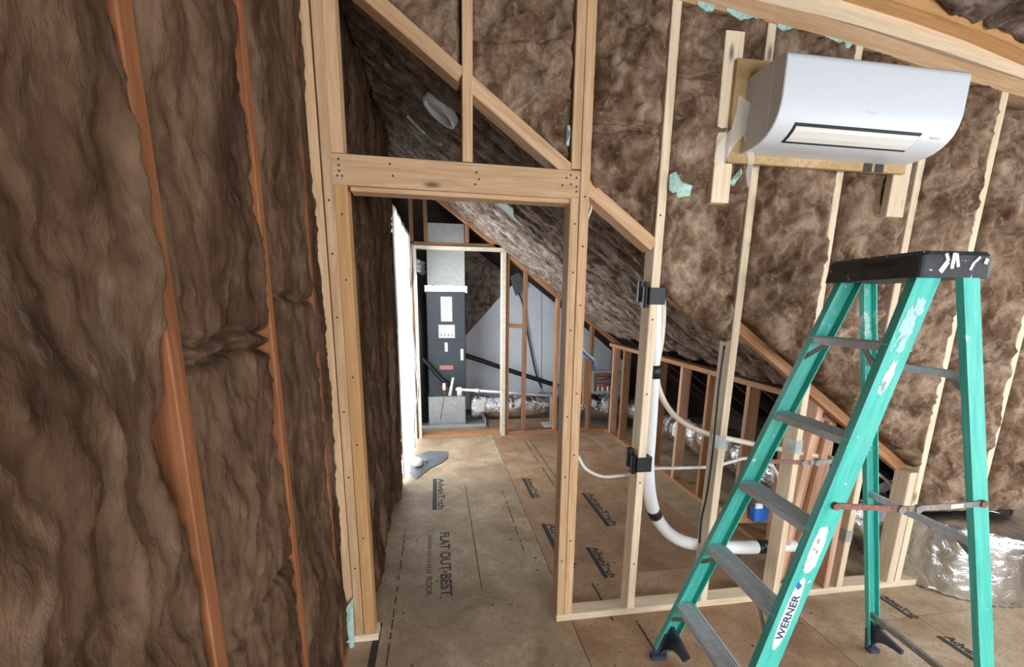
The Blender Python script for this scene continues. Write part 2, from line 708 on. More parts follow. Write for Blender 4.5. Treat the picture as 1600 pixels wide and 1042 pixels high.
# ------------------------------------------------------------------ partition facing the viewer
wf = empty('wall_front', (1.4, D, 0), 'structure')
SW = 0.038


def stud(parent, x0, z0, z1, mat=FRESH, w=SW, yf=D, d=0.089, lean=0.0, name='stud', cut1=0.0):
    xc = x0 + w / 2
    return lumber(name, parent, (xc, yf + d / 2, z0), (xc + lean, yf + d / 2, z1), w, d, (0, 1, 0), mat, cut1=cut1)


Z0 = 0.038
TOPZ = 3.15
PLATE = [onY(x, y, D) for x, y in ((960, -26), (1080, 5), (1180, 30), (1275, 52), (1345, 72), (1467, 112), (1600, 152), (1680, 184))]


def under_plate(x):
    for a, b_ in zip(PLATE, PLATE[1:]):
        if x <= b_.x:
            break
    return a.z + (b_.z - a.z) * (x - a.x) / (b_.x - a.x) + 0.004


stud(wf, -0.469, Z0, TOPZ, FRESH)                                         # end stud half behind the left batts
kl = stud(wf, -0.4295, Z0, TOPZ, FRESH, w=0.039, name='king_stud', lean=0.006)
stud(wf, -0.3875, Z0, 2.058, YELL, w=0.05, name='trimmer_stud')
stud(wf, -0.389, 2.172, TOPZ, FRESH, w=0.046, name='cripple_stud', lean=0.006)
hd = lumber('header', wf, (-0.388, D + 0.0445, 2.115), (0.6055, D + 0.0445, 2.105), 0.112, 0.089, (0, 1, 0), FRESH)
lumber('header_lining', wf, (-0.325, D + 0.049, 2.048), (0.566, D + 0.049, 2.042), 0.018, 0.08, (0, 1, 0), FRESH)
for x, z in ((-0.362, 2.15), (-0.362, 2.128), (-0.362, 2.108), (-0.37, 2.09), (-0.352, 2.09), (0.565, 2.14), (0.59, 2.132), (0.567, 2.105), (0.591, 2.098), (0.592, 2.078), (0.547, 2.13), (0.53, 2.1), (-0.17, 2.143), (-0.16, 2.1), (0.17, 2.13), (0.18, 2.105), (0.165, 2.085)):
    nail(hd, (x, D - 0.0005, z))
stud(wf, 0.573, Z0, 2.05, FRESH, w=0.039, name='trimmer_stud', lean=-0.007)
stud(wf, 0.613, Z0, TOPZ, FRESH, w=0.042, name='king_stud', lean=-0.007)
stud(wf, 0.5655, 2.166, TOPZ, FRESH, w=0.040, name='cripple_stud')
stud(wf, 0.114, 2.168, TOPZ, FRESH, w=0.041, name='cripple_stud', lean=0.008)
s3 = stud(wf, 0.958, Z0, under_plate(0.978), PALE, w=0.041, lean=0.004)
for z in (0.3, 0.75, 1.2, 1.55, 2.0):
    nail(s3, (0.978, D - 0.0005, z))
for z in (0.35, 0.8, 1.1, 1.5, 1.75, 1.95):
    nail(wf, (0.590, D - 0.0005, z))
    nail(wf, (0.630, D - 0.0005, z + 0.11))
    nail(wf, (-0.408, D - 0.0005, z + 0.05))
    nail(wf, (-0.362, D - 0.0005, z + 0.2))
s4 = stud(wf, 1.383, Z0, under_plate(1.403), PALE, w=0.040, lean=0.012)
s5 = stud(wf, 1.826, Z0, under_plate(1.846), PALE, w=0.038, lean=0.0)
s6 = stud(wf, 2.236, Z0, under_plate(2.256), PALE, w=0.039, lean=0.02)
s7 = stud(wf, 2.632, Z0, under_plate(2.652), PALE, w=0.04, lean=0.01)
s8 = stud(wf, 3.085, 0.52, under_plate(3.105), PALE, w=0.04, lean=0.0)
stud(wf, 3.52, 0.0, under_plate(3.54), PALE)
# nailers beside studs low down (rosy older wood seen past the ladder)
lumber('nailer', wf, (2.17, D + 0.0445, Z0), (2.175, D + 0.0445, 0.80), 0.038, 0.089, (0, 1, 0), PINK)
lumber('nailer', wf, (2.60, D + 0.0445, Z0), (2.605, D + 0.0445, 0.72), 0.05, 0.089, (0, 1, 0), PALE)
# sole plate, cut out at the doorway
lumber('sole_plate', wf, (0.5735, D + 0.0445, 0.019), (2.79, D + 0.0445, 0.019), 0.038, 0.089, (0, 1, 0), PALE)
lumber('sole_plate', wf, (-0.46, D + 0.0445, 0.019), (-0.3235, D + 0.0445, 0.019), 0.038, 0.089, (0, 1, 0), PALE)
# sloped plate under the roof line: three lengths between the studs
for xa, xb in ((-0.46, 0.114), (0.156, 0.562), (0.649, 0.962)):
    za, zb = lo_plate(xa) + 0.034, lo_plate(xb) + 0.034
    lumber('sloped_plate', wf, (xa, D + 0.046, za), (xb, D + 0.046, zb), 0.055, 0.086, (0, 1, 0), FRESH, cut0=0.7, cut1=-0.0)
MB().poly([V((-0.56, DB, lo_plate(-0.56) + 0.04)), V((2.9, DB, lo_plate(2.9) + 0.04)), V((3.76, DB, 0.3)), V((3.76, DB, 3.3)), V((-0.56, DB, 3.3))], (0, 1, 0), 0.012).build('backing_board', DARKB, wf)  # dark board added behind the batts to keep sky out of the gaps
lumber('rafter', wf, (1.02, DB + 0.008, 1.857), (2.80, DB + 0.008, 0.608), 0.085, 0.046, (0, 1, 0), OLD)
# top plates falling to the right; the upper one is the older ledger of the ceiling
tp0, tp1 = onY(1060, 2, D), onY(1620, 156, D)


def curved_plate(name, pix, yf, dep, w, mat):
    pts = [onY(x, y, yf) for x, y in pix]
    for i in range(len(pts) - 1):
        pass
    b = MB()
    vs, fs = [], []
    for p in pts:
        for dz, dy in ((0, 0), (w, 0), (w, dep), (0, dep)):
            vs.append((p.x, p.y + dy, p.z + dz))
    for i in range(len(pts) - 1):
        for k in range(4):
            fs.append((i * 4 + k, i * 4 + (k + 1) % 4, i * 4 + 4 + (k + 1) % 4, i * 4 + 4 + k))
    n = len(pts)
    fs += [(3, 2, 1, 0), ((n - 1) * 4, (n - 1) * 4 + 1, (n - 1) * 4 + 2, (n - 1) * 4 + 3)]
    return b.add(vs, fs)


def plate_obj(name, pix, yf, dep, w, mat, yref=None):
    """slightly sagging timber, grain along its own length"""
    b = curved_plate(name, pix, yref or yf, dep, w, mat)
    if yref:
        for q in b.v:
            q.y += yf - yref
    lo = min(b.v, key=lambda p: p.x)
    hi = max(b.v, key=lambda p: p.x)
    z = (hi - lo)
    z.y = 0
    z.normalize()
    y = V((0, 1, 0))
    x = y.cross(z)
    mw = Matrix(((x.x, y.x, z.x, lo.x), (x.y, y.y, z.y, lo.y), (x.z, y.z, z.z, lo.z), (0, 0, 0, 1)))
    inv = mw.inverted()
    me = bpy.data.meshes.new(name)
    me.from_pydata([tuple(inv @ p) for p in b.v], [], b.f)
    bm = bmesh.new()
    bm.from_mesh(me)
    bmesh.ops.recalc_face_normals(bm, faces=bm.faces)
    bm.to_mesh(me)
    bm.free()
    me.materials.append(mat)
    o = bpy.data.objects.new(name, me)
    C.objects.link(o)
    put(o, mw, wf)
    return o


plate_obj('top_plate', [(960, -26), (1080, 5), (1180, 30), (1275, 52), (1345, 72), (1467, 112), (1600, 152), (1680, 184)], D - 0.002, 0.091, 0.066, FRESH)
plate_obj('top_plate', [(960, -52), (1080, -21), (1190, 3), (1290, 26), (1360, 45), (1475, 80), (1600, 123), (1680, 154)], D + 0.012, 0.08, 0.09, PALE)
plate_obj('ledger', [(1180, -40), (1240, -20), (1330, 8), (1420, 36), (1500, 64), (1600, 106), (1680, 140)], D - 0.06, 0.14, 0.10, YELL, D + 0.02)

# ------------------------------------------------------------------ left wall
wl = empty('wall_left', (XL, 2, 0), 'structure')
sh = MB().box((-0.60, -2.65, 0), (-0.565, 4.02, 3.3))
sh.build('sheathing_board', DARKB, wl)
MB().box((-0.60, 5.44, 0), (-0.565, 7.1, 3.3)).build('sheathing_board', DARKB, wl)
MB().box((-0.60, 4.02, 2.36), (-0.565, 5.44, 3.3)).build('sheathing_board', DARKB, wl)


def lstud(y0, w=0.04, mat=LFIR, z1=3.2):
    return lumber('stud', wl, (XL - 0.045, y0 + w / 2, 0.038), (XL - 0.045, y0 + w / 2 + 0.004, z1), w, 0.09, (1, 0, 0), mat)


for y0 in (-0.12, 0.368):
    lstud(y0)
lstud(0.846, 0.043)
lstud(1.338, 0.036)
lstud(1.80, 0.03)
lumber('sole_plate', wl, (XL - 0.045, -0.6, 0.019), (XL - 0.045, 1.97, 0.019), 0.038, 0.09, (1, 0, 0), RED)
for y0 in (2.30, 2.72, 3.14, 3.56):
    lstud(y0, 0.038, OLD, 2.8)

# ------------------------------------------------------------------ far partition, knee wall, roof boards, back wall
wb = empty('wall_back', (0.8, FP, 0), 'structure')


def fstud(x0, z0, z1, w=0.045, mat=RED, name='stud'):
    return lumber(name, wb, (x0 + w / 2, FP + 0.0445, z0), (x0 + w / 2, FP + 0.0445, z1), w, 0.089, (0, 1, 0), mat)


def zf(x):
    return zroof(x, FP)


fstud(-0.292, 0.0, zf(-0.27) - 0.05)
fstud(-0.132, 2.318, zf(-0.1) - 0.06)
fstud(0.338, 2.318, zf(0.36) - 0.06)
fstud(0.815, 0.04, zf(0.84) - 0.06, mat=YELL)
fstud(1.037, 0.04, zf(1.06) - 0.06)
fstud(1.449, 0.04, zf(1.47) - 0.06, mat=OLD)
fstud(1.907, 0.04, zf(1.93) - 0.06)
fstud(2.224, 0.04, zf(2.25) - 0.06)
lumber('header', wb, (-0.29, FP + 0.0445, 2.293), (0.815, FP + 0.0445, 2.293), 0.042, 0.089, (0, 1, 0), RED)
lumber('sole_plate', wb, (0.82, FP + 0.0445, 0.019), (2.45, FP + 0.0445, 0.019), 0.038, 0.089, (0, 1, 0), OLD)
lumber('sloped_plate', wb, (-0.3, FP + 0.0445, zf(-0.3) - 0.03), (2.45, FP + 0.0445, zf(2.45) - 0.03), 0.05, 0.089, (0, 1, 0), OLD)
lumber('blocking', wb, (0.86, FP + 0.03, 1.378), (1.037, FP + 0.03, 1.37), 0.05, 0.04, (0, 1, 0), OLD)
d2 = empty('door_2', (0.26, FP, 0), 'structure')
lumber('door_jamb', d2, (-0.24, FP + 0.03, 0), (-0.24, FP + 0.03, 2.24), 0.035, 0.13, (0, 1, 0), PAINTJ)
lumber('door_jamb', d2, (0.788, FP + 0.03, 0), (0.788, FP + 0.03, 2.24), 0.05, 0.13, (0, 1, 0), PAINTJ)
lumber('door_head', d2, (-0.257, FP + 0.03, 2.255), (0.813, FP + 0.03, 2.255), 0.034, 0.13, (0, 1, 0), PAINTJ)
lumber('threshold', d2, (-0.26, FP + 0.1, 0.012), (0.82, FP + 0.1, 0.012), 0.024, 0.2, (0, 1, 0), OLD)

wk = empty('wall_right', (2.15, 3.6, 0), 'structure')
KX = 2.15
kz = lambda y: 1.085 + 0.02 * (y - 2.4)
lumber('top_plate', wk, (KX + 0.0445, 2.12, kz(2.12)), (KX + 0.0445, 5.49, kz(5.49)), 0.04, 0.089, (1, 0, 0), OLD)
lumber('sole_plate', wk, (KX + 0.0445, 2.12, 0.019), (KX + 0.0445, 5.49, 0.019), 0.038, 0.089, (1, 0, 0), OLD)
for i, y0 in enumerate((2.16, 2.43, 2.80, 3.28, 3.70, 4.13, 4.56, 5.0, 5.32)):
    lumber('stud', wk, (KX + 0.0445, y0 + 0.02, 0.038), (KX + 0.0445, y0 + 0.02, kz(y0) - 0.02), 0.04, 0.089, (1, 0, 0), (PINK, OLD, PINK, OLD)[i % 4])
# jack posts where the knee wall meets the partition, in rosy fir
for x, y, zt in ((2.06, 2.15, 1.10), (2.105, 2.18, 1.02), (2.15, 2.15, 0.98)):
    lumber('jack_post', wk, (x - 0.10, y, 0.0), (x, y, zt), 0.042, 0.10, (0, 1, 0), PINK, cut1=-0.7)

ch = empty('ceiling_hall', (0.8, 3.7, 2.2), 'structure')
b = MB()
x0, x1 = -0.6, 3.9
th = 0.19
pts = []
for y in (DB + 0.05, 7.05):
    for x in (x0, x1):
        pts.append(V((x, y, zroof(x, y) + th)))
b.add(pts + [p + V((0, 0, 0.03)) for p in pts], [(0, 1, 3, 2), (4, 5, 7, 6), (0, 1, 5, 4), (2, 3, 7, 6), (0, 2, 6, 4), (1, 3, 7, 5)])
b.build('roof_board', DARKB, ch)
RY = [2.10 + 0.4265 * i for i in range(12)]
for y in RY:
    xa, xb = -0.56, 3.3
    lumber('rafter', ch, (xa, y + 0.019, zroof(xa, y) + 0.125), (xb, y + 0.019, zroof(xb, y) + 0.125), 0.14, 0.038, (0, 1, 0), DARKB)

wa = MB()
wa.box((-0.6, 7.05, -0.03), (3.9, 7.09, 3.4))
wa = wa.build('wall_attic', DARKB)
wa['kind'] = 'structure'

we = MB().box((3.84, DB + 0.05, -0.03), (3.88, 7.05, 0.5)).build('wall_sky_blocker', DARKB)  # added board closing the low roof edge against leaking sky light
we['kind'] = 'structure'

# foam boards on the far wall
foam = empty('trim_1', (1.3, 6.9, 0), 'structure')
fy = 6.9
ol = [onY(x, y, fy) for x, y in ((700, 640), (700, 545), (728, 524), (762, 486), (783, 462), (783, 640))]
MB().poly(ol, (0, 1, 0), 0.05).build('foam_panel', FOAMB, foam)
ol = [onY(x, y, fy) for x, y in ((784.5, 640), (784.5, 461), (800, 446), (829, 440), (846, 452), (846, 640))]
MB().poly(ol, (0, 1, 0), 0.05).build('foam_panel', FOAMB, foam)
ol = [onY(x, y, fy) for x, y in ((847, 640), (847, 453), (873, 478), (935, 530), (975, 565), (975, 640))]
MB().poly(ol, (0, 1, 0), 0.05).build('foam_panel', FOAMB, foam)

# ------------------------------------------------------------------ the room behind the viewer (its windows light the scene)
rw = empty('wall_east', (3.8, 0, 0), 'structure')
for lo, hi in (((3.78, -2.65, 0), (3.83, -0.55, 3.3)), ((3.78, 1.25, 0), (3.83, DB + 0.1, 3.3)), ((3.78, -0.55, 0), (3.83, 1.25, 0.55)), ((3.78, -0.55, 2.1), (3.83, 1.25, 3.3))):
    MB().box(lo, hi).build('wall_panel', PANEL, rw)
rr = empty('wall_rear', (1.5, -2.6, 0), 'structure')
for lo, hi in (((-0.6, -2.62, 0), (-0.15, -2.57, 3.3)), ((2.85, -2.62, 0), (3.83, -2.57, 3.3)), ((-0.15, -2.62, 0), (2.85, -2.57, 0.6)), ((-0.15, -2.62, 2.1), (2.85, -2.57, 3.3))):
    MB().box(lo, hi).build('wall_panel', PANEL, rr)
cz = lambda x: min(3.2, 2.935 - 0.21 * (x - 2.136))
ce = MB()
pr = [(-0.62, cz(-0.62)), (0.78, cz(0.78)), (3.85, cz(3.85))]
ce.poly([V((x, -2.65, z)) for x, z in pr] + [V((x, -2.65, z + 0.05)) for x, z in reversed(pr)], (0, 1, 0), 2.65 + DB)
ce = ce.build('ceiling', DARKB)
ce['kind'] = 'structure'


# ------------------------------------------------------------------ glass-wool batts
def fr(p, o=4, h=0.75):
    return noise.fractal(p, h, 2.1, o)


def batt(label, org, ud, vd, nd, W, vlo, vhi, mat, seed, amp=0.02, bulge=0.02, res=0.0085, depth=0.075, folds=0.012, fold_s=(9, 9), seams=(), edge=0.03, group=None, name='insulation_batt', rip=0.0):
    """one fluffy batt: front surface displaced along nd, closed behind; vlo/vhi may be functions of u in metres"""
    ud, vd, nd, org = V(ud), V(vd), V(nd), V(org)
    f0 = vlo if callable(vlo) else (lambda u: vlo)
    f1 = vhi if callable(vhi) else (lambda u: vhi)
    hmax = max(f1(0) - f0(0), f1(W) - f0(W))
    nu, nv = max(6, int(W / res)), max(6, int(hmax / res))
    S = V((seed * 13.7, seed * 5.1, seed * 9.3))
    if mat is INS:
        amp, folds, seams = amp * 1.35, folds * 1.55, [(a_, b_ * 1.3) for a_, b_ in seams]
    front, back = [], []
    for j in range(nv + 1):
        for i in range(nu + 1):
            u = W * i / nu
            a, b_ = f0(u), f1(u)
            v = a + (b_ - a) * j / nv
            q = V((u, v, 0)) + S
            wv = noise.noise_vector(q * 5.0) * 0.05
            p1 = V((u * fold_s[0], v * fold_s[1], 0)) + S + wv * 12
            big = fr(V((u * 3.1, v * 2.3, 3.0)) + S, 3)
            ridge = 1 - abs(noise.noise(p1)) * 2.0
            r2 = 1 - abs(noise.noise(p1 * 2.3 + V((5, 1, 2)))) * 2.0
            fine = fr(q * 24 + wv * 30, 3, 0.6)
            du = min(u, W - u)
            dv = min(v - a, b_ - v)
            e = min(1.0, max(0.0, du / edge))
            e2 = min(1.0, max(0.0, dv / edge))
            prof = (e * (2 - e)) ** 0.7 * (0.35 + 0.65 * (e2 * (2 - e2)))
            h = bulge * prof + amp * big * (0.45 + 0.55 * e) + folds * (ridge * 0.7 + r2 * 0.4 - 0.5) + 0.006 * fine - edge * 0.55 * (1 - prof)
            for sv, dep in seams:
                h -= dep * math.exp(-((v - sv - 0.02 * noise.noise(V((u * 9, sv, seed)))) / 0.011) ** 2)
            if rip:
                rr_ = noise.noise(V((u * 6, v * 2.2, 7.7)) + S)
                if rr_ > 0.42:
                    h -= rip * (rr_ - 0.42) * 5 * e * e
            x = org + ud * (u + wv.x * (0.05 + 0.2 * e)) + vd * (v + wv.y * 0.3) + nd * h
            front.append(x)
            if j in (0, nv) or i in (0, nu):
                back.append((len(front) - 1, org + ud * u + vd * v - nd * depth))
    fs = []
    st = nu + 1
    for j in range(nv):
        for i in range(nu):
            k = j * st + i
            fs.append((k, k + 1, k + st + 1, k + st))
    ring = [i for i in range(nu + 1)] + [j * st + nu for j in range(1, nv + 1)] + [nv * st + i for i in range(nu - 1, -1, -1)] + [j * st for j in range(nv - 1, 0, -1)]
    bk = dict(back)
    n0 = len(front)
    m = MB()
    vs = front + [bk[i] for i in ring]
    R = len(ring)
    for i in range(R):
        k = (i + 1) % R
        fs.append((ring[i], n0 + i, n0 + k, ring[k]))
    fs.append(tuple(n0 + i for i in range(R)))
    m.v, m.f = vs, fs
    o = m.build(name, mat, None, smooth=True)
    if label:
        tag(o, label, 'insulation', group)
    return o


GL = 'glass-wool batts of the left wall'
LX = XL - 0.027
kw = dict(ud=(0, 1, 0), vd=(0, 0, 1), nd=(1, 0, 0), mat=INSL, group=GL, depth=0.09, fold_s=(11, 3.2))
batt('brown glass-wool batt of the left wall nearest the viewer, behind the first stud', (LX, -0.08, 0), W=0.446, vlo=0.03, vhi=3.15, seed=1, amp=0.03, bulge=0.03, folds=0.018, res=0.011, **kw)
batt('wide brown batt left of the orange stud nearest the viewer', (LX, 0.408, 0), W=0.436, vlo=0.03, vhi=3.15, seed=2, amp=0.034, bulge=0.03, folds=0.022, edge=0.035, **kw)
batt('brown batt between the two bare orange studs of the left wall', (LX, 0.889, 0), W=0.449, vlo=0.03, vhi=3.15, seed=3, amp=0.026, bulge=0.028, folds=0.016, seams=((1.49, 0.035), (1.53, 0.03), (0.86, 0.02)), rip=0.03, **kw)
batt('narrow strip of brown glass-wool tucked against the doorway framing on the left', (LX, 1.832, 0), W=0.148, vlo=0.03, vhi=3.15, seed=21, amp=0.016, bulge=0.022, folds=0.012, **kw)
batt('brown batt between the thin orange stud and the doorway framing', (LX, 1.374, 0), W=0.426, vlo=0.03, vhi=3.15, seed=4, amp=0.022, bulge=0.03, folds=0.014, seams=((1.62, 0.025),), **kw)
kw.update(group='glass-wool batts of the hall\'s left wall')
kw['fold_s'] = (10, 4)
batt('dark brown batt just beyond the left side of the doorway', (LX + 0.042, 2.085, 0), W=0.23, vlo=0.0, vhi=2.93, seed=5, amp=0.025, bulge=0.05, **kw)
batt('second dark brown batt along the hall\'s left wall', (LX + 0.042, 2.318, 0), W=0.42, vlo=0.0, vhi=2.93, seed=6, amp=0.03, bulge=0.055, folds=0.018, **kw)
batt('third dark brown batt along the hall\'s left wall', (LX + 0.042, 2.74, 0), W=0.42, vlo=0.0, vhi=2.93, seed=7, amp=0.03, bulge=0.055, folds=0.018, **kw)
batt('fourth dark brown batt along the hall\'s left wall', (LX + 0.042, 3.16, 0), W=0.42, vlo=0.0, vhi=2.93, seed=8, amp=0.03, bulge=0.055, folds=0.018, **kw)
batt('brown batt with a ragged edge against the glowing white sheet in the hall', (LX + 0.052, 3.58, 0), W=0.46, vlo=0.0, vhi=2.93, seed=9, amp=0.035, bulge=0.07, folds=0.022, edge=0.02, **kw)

GF = 'glass-wool batts of the partition'
kf = dict(ud=(1, 0, 0), vd=(0, 0, 1), nd=(0, -1, 0), mat=INS, group=GF, depth=0.07)
YF = D + 0.012
batt('small brown batt high up left of the cripple stud, above the diagonal plate', (-0.30, YF + 0.02, 0), W=0.41, vlo=lambda u: hi_plate(-0.30 + u) + 0.005, vhi=3.15, seed=11, amp=0.02, bulge=0.01, **kf)
batt('brown batt above the door header between the cripple stud and the right king stud', (0.152, YF + 0.012, 0), W=0.412, vlo=lambda u: hi_plate(0.152 + u) + 0.0, vhi=3.15, seed=12, amp=0.022, bulge=0.012, folds=0.02, seams=((2.62, 0.015),), **kf)
batt('brown batt right of the door frame, with a torn joint across its middle', (0.645, YF + 0.006, 0), W=0.317, vlo=lambda u: hi_plate(0.645 + u) + 0.0, vhi=2.86, seed=13, amp=0.022, bulge=0.016, folds=0.02, seams=((2.36, 0.035), (2.33, 0.02)), **kf)
low4 = lambda u: 1.715 - 0.70 * u - 0.02 * math.sin(u * 9)
batt('tall brown batt with a scrap of teal sheeting, left of the wall unit\'s backing', (0.996, YF + 0.004, 0), W=0.392, vlo=low4, vhi=lambda u: under_plate(0.996 + u) - 0.004, seed=14, amp=0.022, bulge=0.02, folds=0.02, seams=((2.56, 0.02), (2.12, 0.02)), **kf)


def lowr(x):
    return 1.537 - 0.703 * (x - 1.528)


batt('brown batt under the left half of the wall unit', (1.428, YF, 0), W=0.40, vlo=lambda u: lowr(1.428 + u) - 0.03, vhi=lambda u: under_plate(1.428 + u) - 0.004, seed=15, amp=0.022, bulge=0.022, folds=0.02, **kf)
batt('brown batt under the right half of the wall unit', (1.866, YF, 0), W=0.372, vlo=lambda u: lowr(1.866 + u) - 0.03, vhi=lambda u: under_plate(1.866 + u) - 0.004, seed=16, amp=0.02, bulge=0.022, folds=0.018, **kf)
batt('brown batt right of the wall unit, behind the ladder\'s top cap', (2.283, YF, 0), W=0.355, vlo=lambda u: lowr(2.283 + u) - 0.02, vhi=lambda u: under_plate(2.283 + u) - 0.004, seed=17, amp=0.02, bulge=0.022, folds=0.018, seams=((1.1, 0.02),), **kf)
batt('brown batt above the foil drum, right of the ladder', (2.68, YF, 0), W=0.408, vlo=0.47, vhi=2.56, seed=18, amp=0.022, bulge=0.024, folds=0.018, seams=((1.35, 0.025), (0.68, 0.02)), **kf)
batt('brown batt at the far right end of the partition', (3.128, YF, 0), W=0.39, vlo=0.45, vhi=2.52, seed=19, amp=0.022, bulge=0.024, folds=0.018, seams=((1.6, 0.02),), **kf)

# sloped ceiling of the hall: one batt per rafter bay, running down the slope
GC = 'batts of the hall\'s sloped ceiling'
words = ['first', 'second', 'third', 'fourth', 'fifth', 'sixth', 'seventh', 'eighth']
for i in range(8):
    ya, yb = RY[i] + 0.015, RY[i + 1] + 0.010
    ym = 0.5 * (ya + yb)
    xa, xb = -0.42, 2.12
    pa = V((xa, ya, zroof(xa, ya)))
    pb = V((xb, ya, zroof(xb, ya)))
    ln = (pb - pa).length
    vd = (pb - pa).normalized()
    tl = (zroof(0.5, yb) - zroof(0.5, ya))
    ud = V((0, yb - ya, tl)).normalized()
    nd = ud.cross(vd)
    if nd.z > 0:
        nd = -nd
    batt('dusty grey-brown ceiling batt in the %s rafter bay beyond the partition' % words[i], pa - nd * 0.035, ud, vd, nd, yb - ya, 0.0, ln, INSC, 30 + i, amp=0.024, bulge=0.045, res=0.012, depth=0.09, folds=0.018, fold_s=(11, 5), group=GC, edge=0.05, rip=0.06)

# room ceiling at the upper right corner
for i, lab in enumerate(('brown ceiling batt above the wall unit, upper right', 'brown ceiling batt in the upper right corner of the view', 'brown ceiling batt past the upper right corner')):
    xa = 1.75 + 0.62 * i
    sl = V((0.61, 0, cz(xa + 0.61) - cz(xa))).normalized()
    batt(lab, V((xa, 0.9, cz(xa) - 0.035)), sl, (0, 1, 0), V((0, -1, 0)).cross(sl) * (1 if V((0, -1, 0)).cross(sl).z < 0 else -1), 0.62, 0, 1.04, INSC, 60 + i, amp=0.03, bulge=0.03, folds=0.02, res=0.014, depth=0.02, group='glass-wool batts of the room ceiling', rip=0.05)

# dark batts on the attic gable beyond the far partition
batt('dark brown batt on the gable behind the air handler', (0.30, 6.98, 0), (1, 0, 0), (0, 0, 1), (0, -1, 0), 0.75, 1.0, lambda u: 2.62 - 0.72 * u, INSC, 50, res=0.02, amp=0.03, group=None)

# ------------------------------------------------------------------ left hall opening: white sheeting over a door-sized opening
d1 = empty('door_1', (-0.33, 4.7, 0), 'structure')
lumber('door_jamb', d1, (-0.36, 5.46, 0), (-0.36, 5.46, 2.36), 0.03, 0.16, (1, 0, 0), PAINTJ)
lumber('door_jamb', d1, (-0.47, 4.06, 0), (-0.47, 4.06, 2.36), 0.03, 0.16, (1, 0, 0), PAINTJ)
lumber('door_head', d1, (-0.44, 4.06, 2.37), (-0.36, 5.46, 2.37), 0.03, 0.16, (1, 0, 0), PAINTJ)
b = MB()
NY, NZ = 24, 40
for j in range(NZ + 1):
    for i in range(NY + 1):
        t = i / NY
        y = 3.86 + 1.58 * t
        z = 0.05 + 2.35 * j / NZ
        x = -0.335 + 0.035 * t + 0.008 * noise.noise(V((y * 3, z * 1.2, 2))) + 0.004 * math.sin(y * 17)
        b.v.append(V((x, y, z)))
b.f = [(j * (NY + 1) + i, j * (NY + 1) + i + 1, (j + 1) * (NY + 1) + i + 1, (j + 1) * (NY + 1) + i) for j in range(NZ) for i in range(NY)]
shh = b.build('plastic_sheet', SHEET, None, smooth=True)
tag(shh, 'glowing white plastic sheeting over the opening in the hall\'s left wall', 'sheeting')
for k, pts in enumerate((((644, 380), (643, 480), (650, 560), (655, 600), (650, 640), (636, 668), (632, 700)), ((640, 420), (646, 540), (653, 610), (645, 650), (641, 700)))):
    p = [onY(x, y, 4.9 + 0.12 * i / len(pts)) for i, (x, y) in enumerate(pts)]
    for q in p:
        q.x = max(q.x, -0.285)
    o = MB().tube(smooth_path(p, 5), 0.006, 6).build('hanging_cable', GREYC, None, smooth=True)
    tag(o, ('long grey cable looping down the glowing white sheeting', 'short grey cable hanging beside the long one on the white sheeting')[k], 'cable', 'cables on the white sheeting')

# crumpled grey plastic on the floor and a pale scrap by the opening
b = MB()
ol = [onZ(x, y) for x, y in ((650, 712), (672, 705), (700, 706), (699, 716), (690, 724), (672, 732), (660, 742), (650, 750), (640, 742), (641, 728))]
cen = sum(ol, V()) / len(ol)
rings = []
for k in range(6):
    t = k / 5
    rings.append([cen.lerp(p, t) + V((0, 0, 0.006 + 0.028 * (1 - t) * (0.6 + 0.8 * noise.noise(p * 7 + V((k, 0, 0)))) + 0.012 * abs(noise.noise(p * 11 + V((0, k, 0)))))) for p in ol])
vs = [p for r in rings for p in r]
n = len(ol)
b.add(vs, [(k * n + i, k * n + (i + 1) % n, (k + 1) * n + (i + 1) % n, (k + 1) * n + i) for k in range(5) for i in range(n)])
o = b.build('plastic_scrap', TARP, None, smooth=True)
tag(o, 'crumpled dark grey plastic sheet lying on the hall floor by the opening', 'sheet')
b = MB()
c0 = V((-0.24, 4.45, 0))
for j in range(9):
    for i in range(16):
        a = 2 * math.pi * i / 16
        r = (0.085 * math.sin(math.pi * (0.12 + 0.88 * (1 - j / 8)))) * (1 + 0.35 * noise.noise(V((math.cos(a) * 1.5, math.sin(a) * 1.5, j * 0.4))))
        b.v.append(c0 + V((r * math.cos(a) * 0.7, r * math.sin(a) * 1.3, 0.002 + 0.09 * j / 8)))
b.f = [(j * 16 + i, j * 16 + (i + 1) % 16, (j + 1) * 16 + (i + 1) % 16, (j + 1) * 16 + i) for j in range(8) for i in range(16)] + [tuple(range(15, -1, -1)), tuple(128 + i for i in range(16))]
o = b.build('white_bag', PVC, None, smooth=True)
tag(o, 'small crumpled white bag at the foot of the glowing sheeting', 'bag')

# ------------------------------------------------------------------ air handler in the far closet
AY = 6.08
ah = empty('air_handler', (0.11, AY + 0.25, 0))
tag(ah, 'tall dark blue-grey air handler seen through the far doorway', 'air handler')
MB().box((-0.14, AY, 0.40), (0.365, AY + 0.5, 1.785), 0.008).build('cabinet', UNIT, ah)
MB().box((-0.15, AY - 0.004, 0.0), (0.352, AY + 0.48, 0.40), 0.006).build('return_box', GALV, ah)
MB().box((-0.118, AY + 0.02, 1.815), (0.365, AY + 0.46, 2.62), 0.006).build('plenum', PLEN, ah)
b = MB()
for i in range(14):
    x = -0.13 + 0.5 * i / 13
    b.box((x - 0.022, AY + 0.012 - 0.004 * (i % 2), 1.775 + 0.01 * noise.noise(V((i * 1.7, 0, 0)))), (x + 0.022, AY + 0.03, 1.86 + 0.02 * noise.noise(V((i * 2.3, 4, 0)))))
b.build('foil_tape', FOIL, ah, kind='stuff')


def face_panel(name, x0, z0, x1, z1, mat, y=AY, t=0.004):
    return MB().box((x0, y - t, z0), (x1, y + 0.001, z1)).build(name, mat, ah)


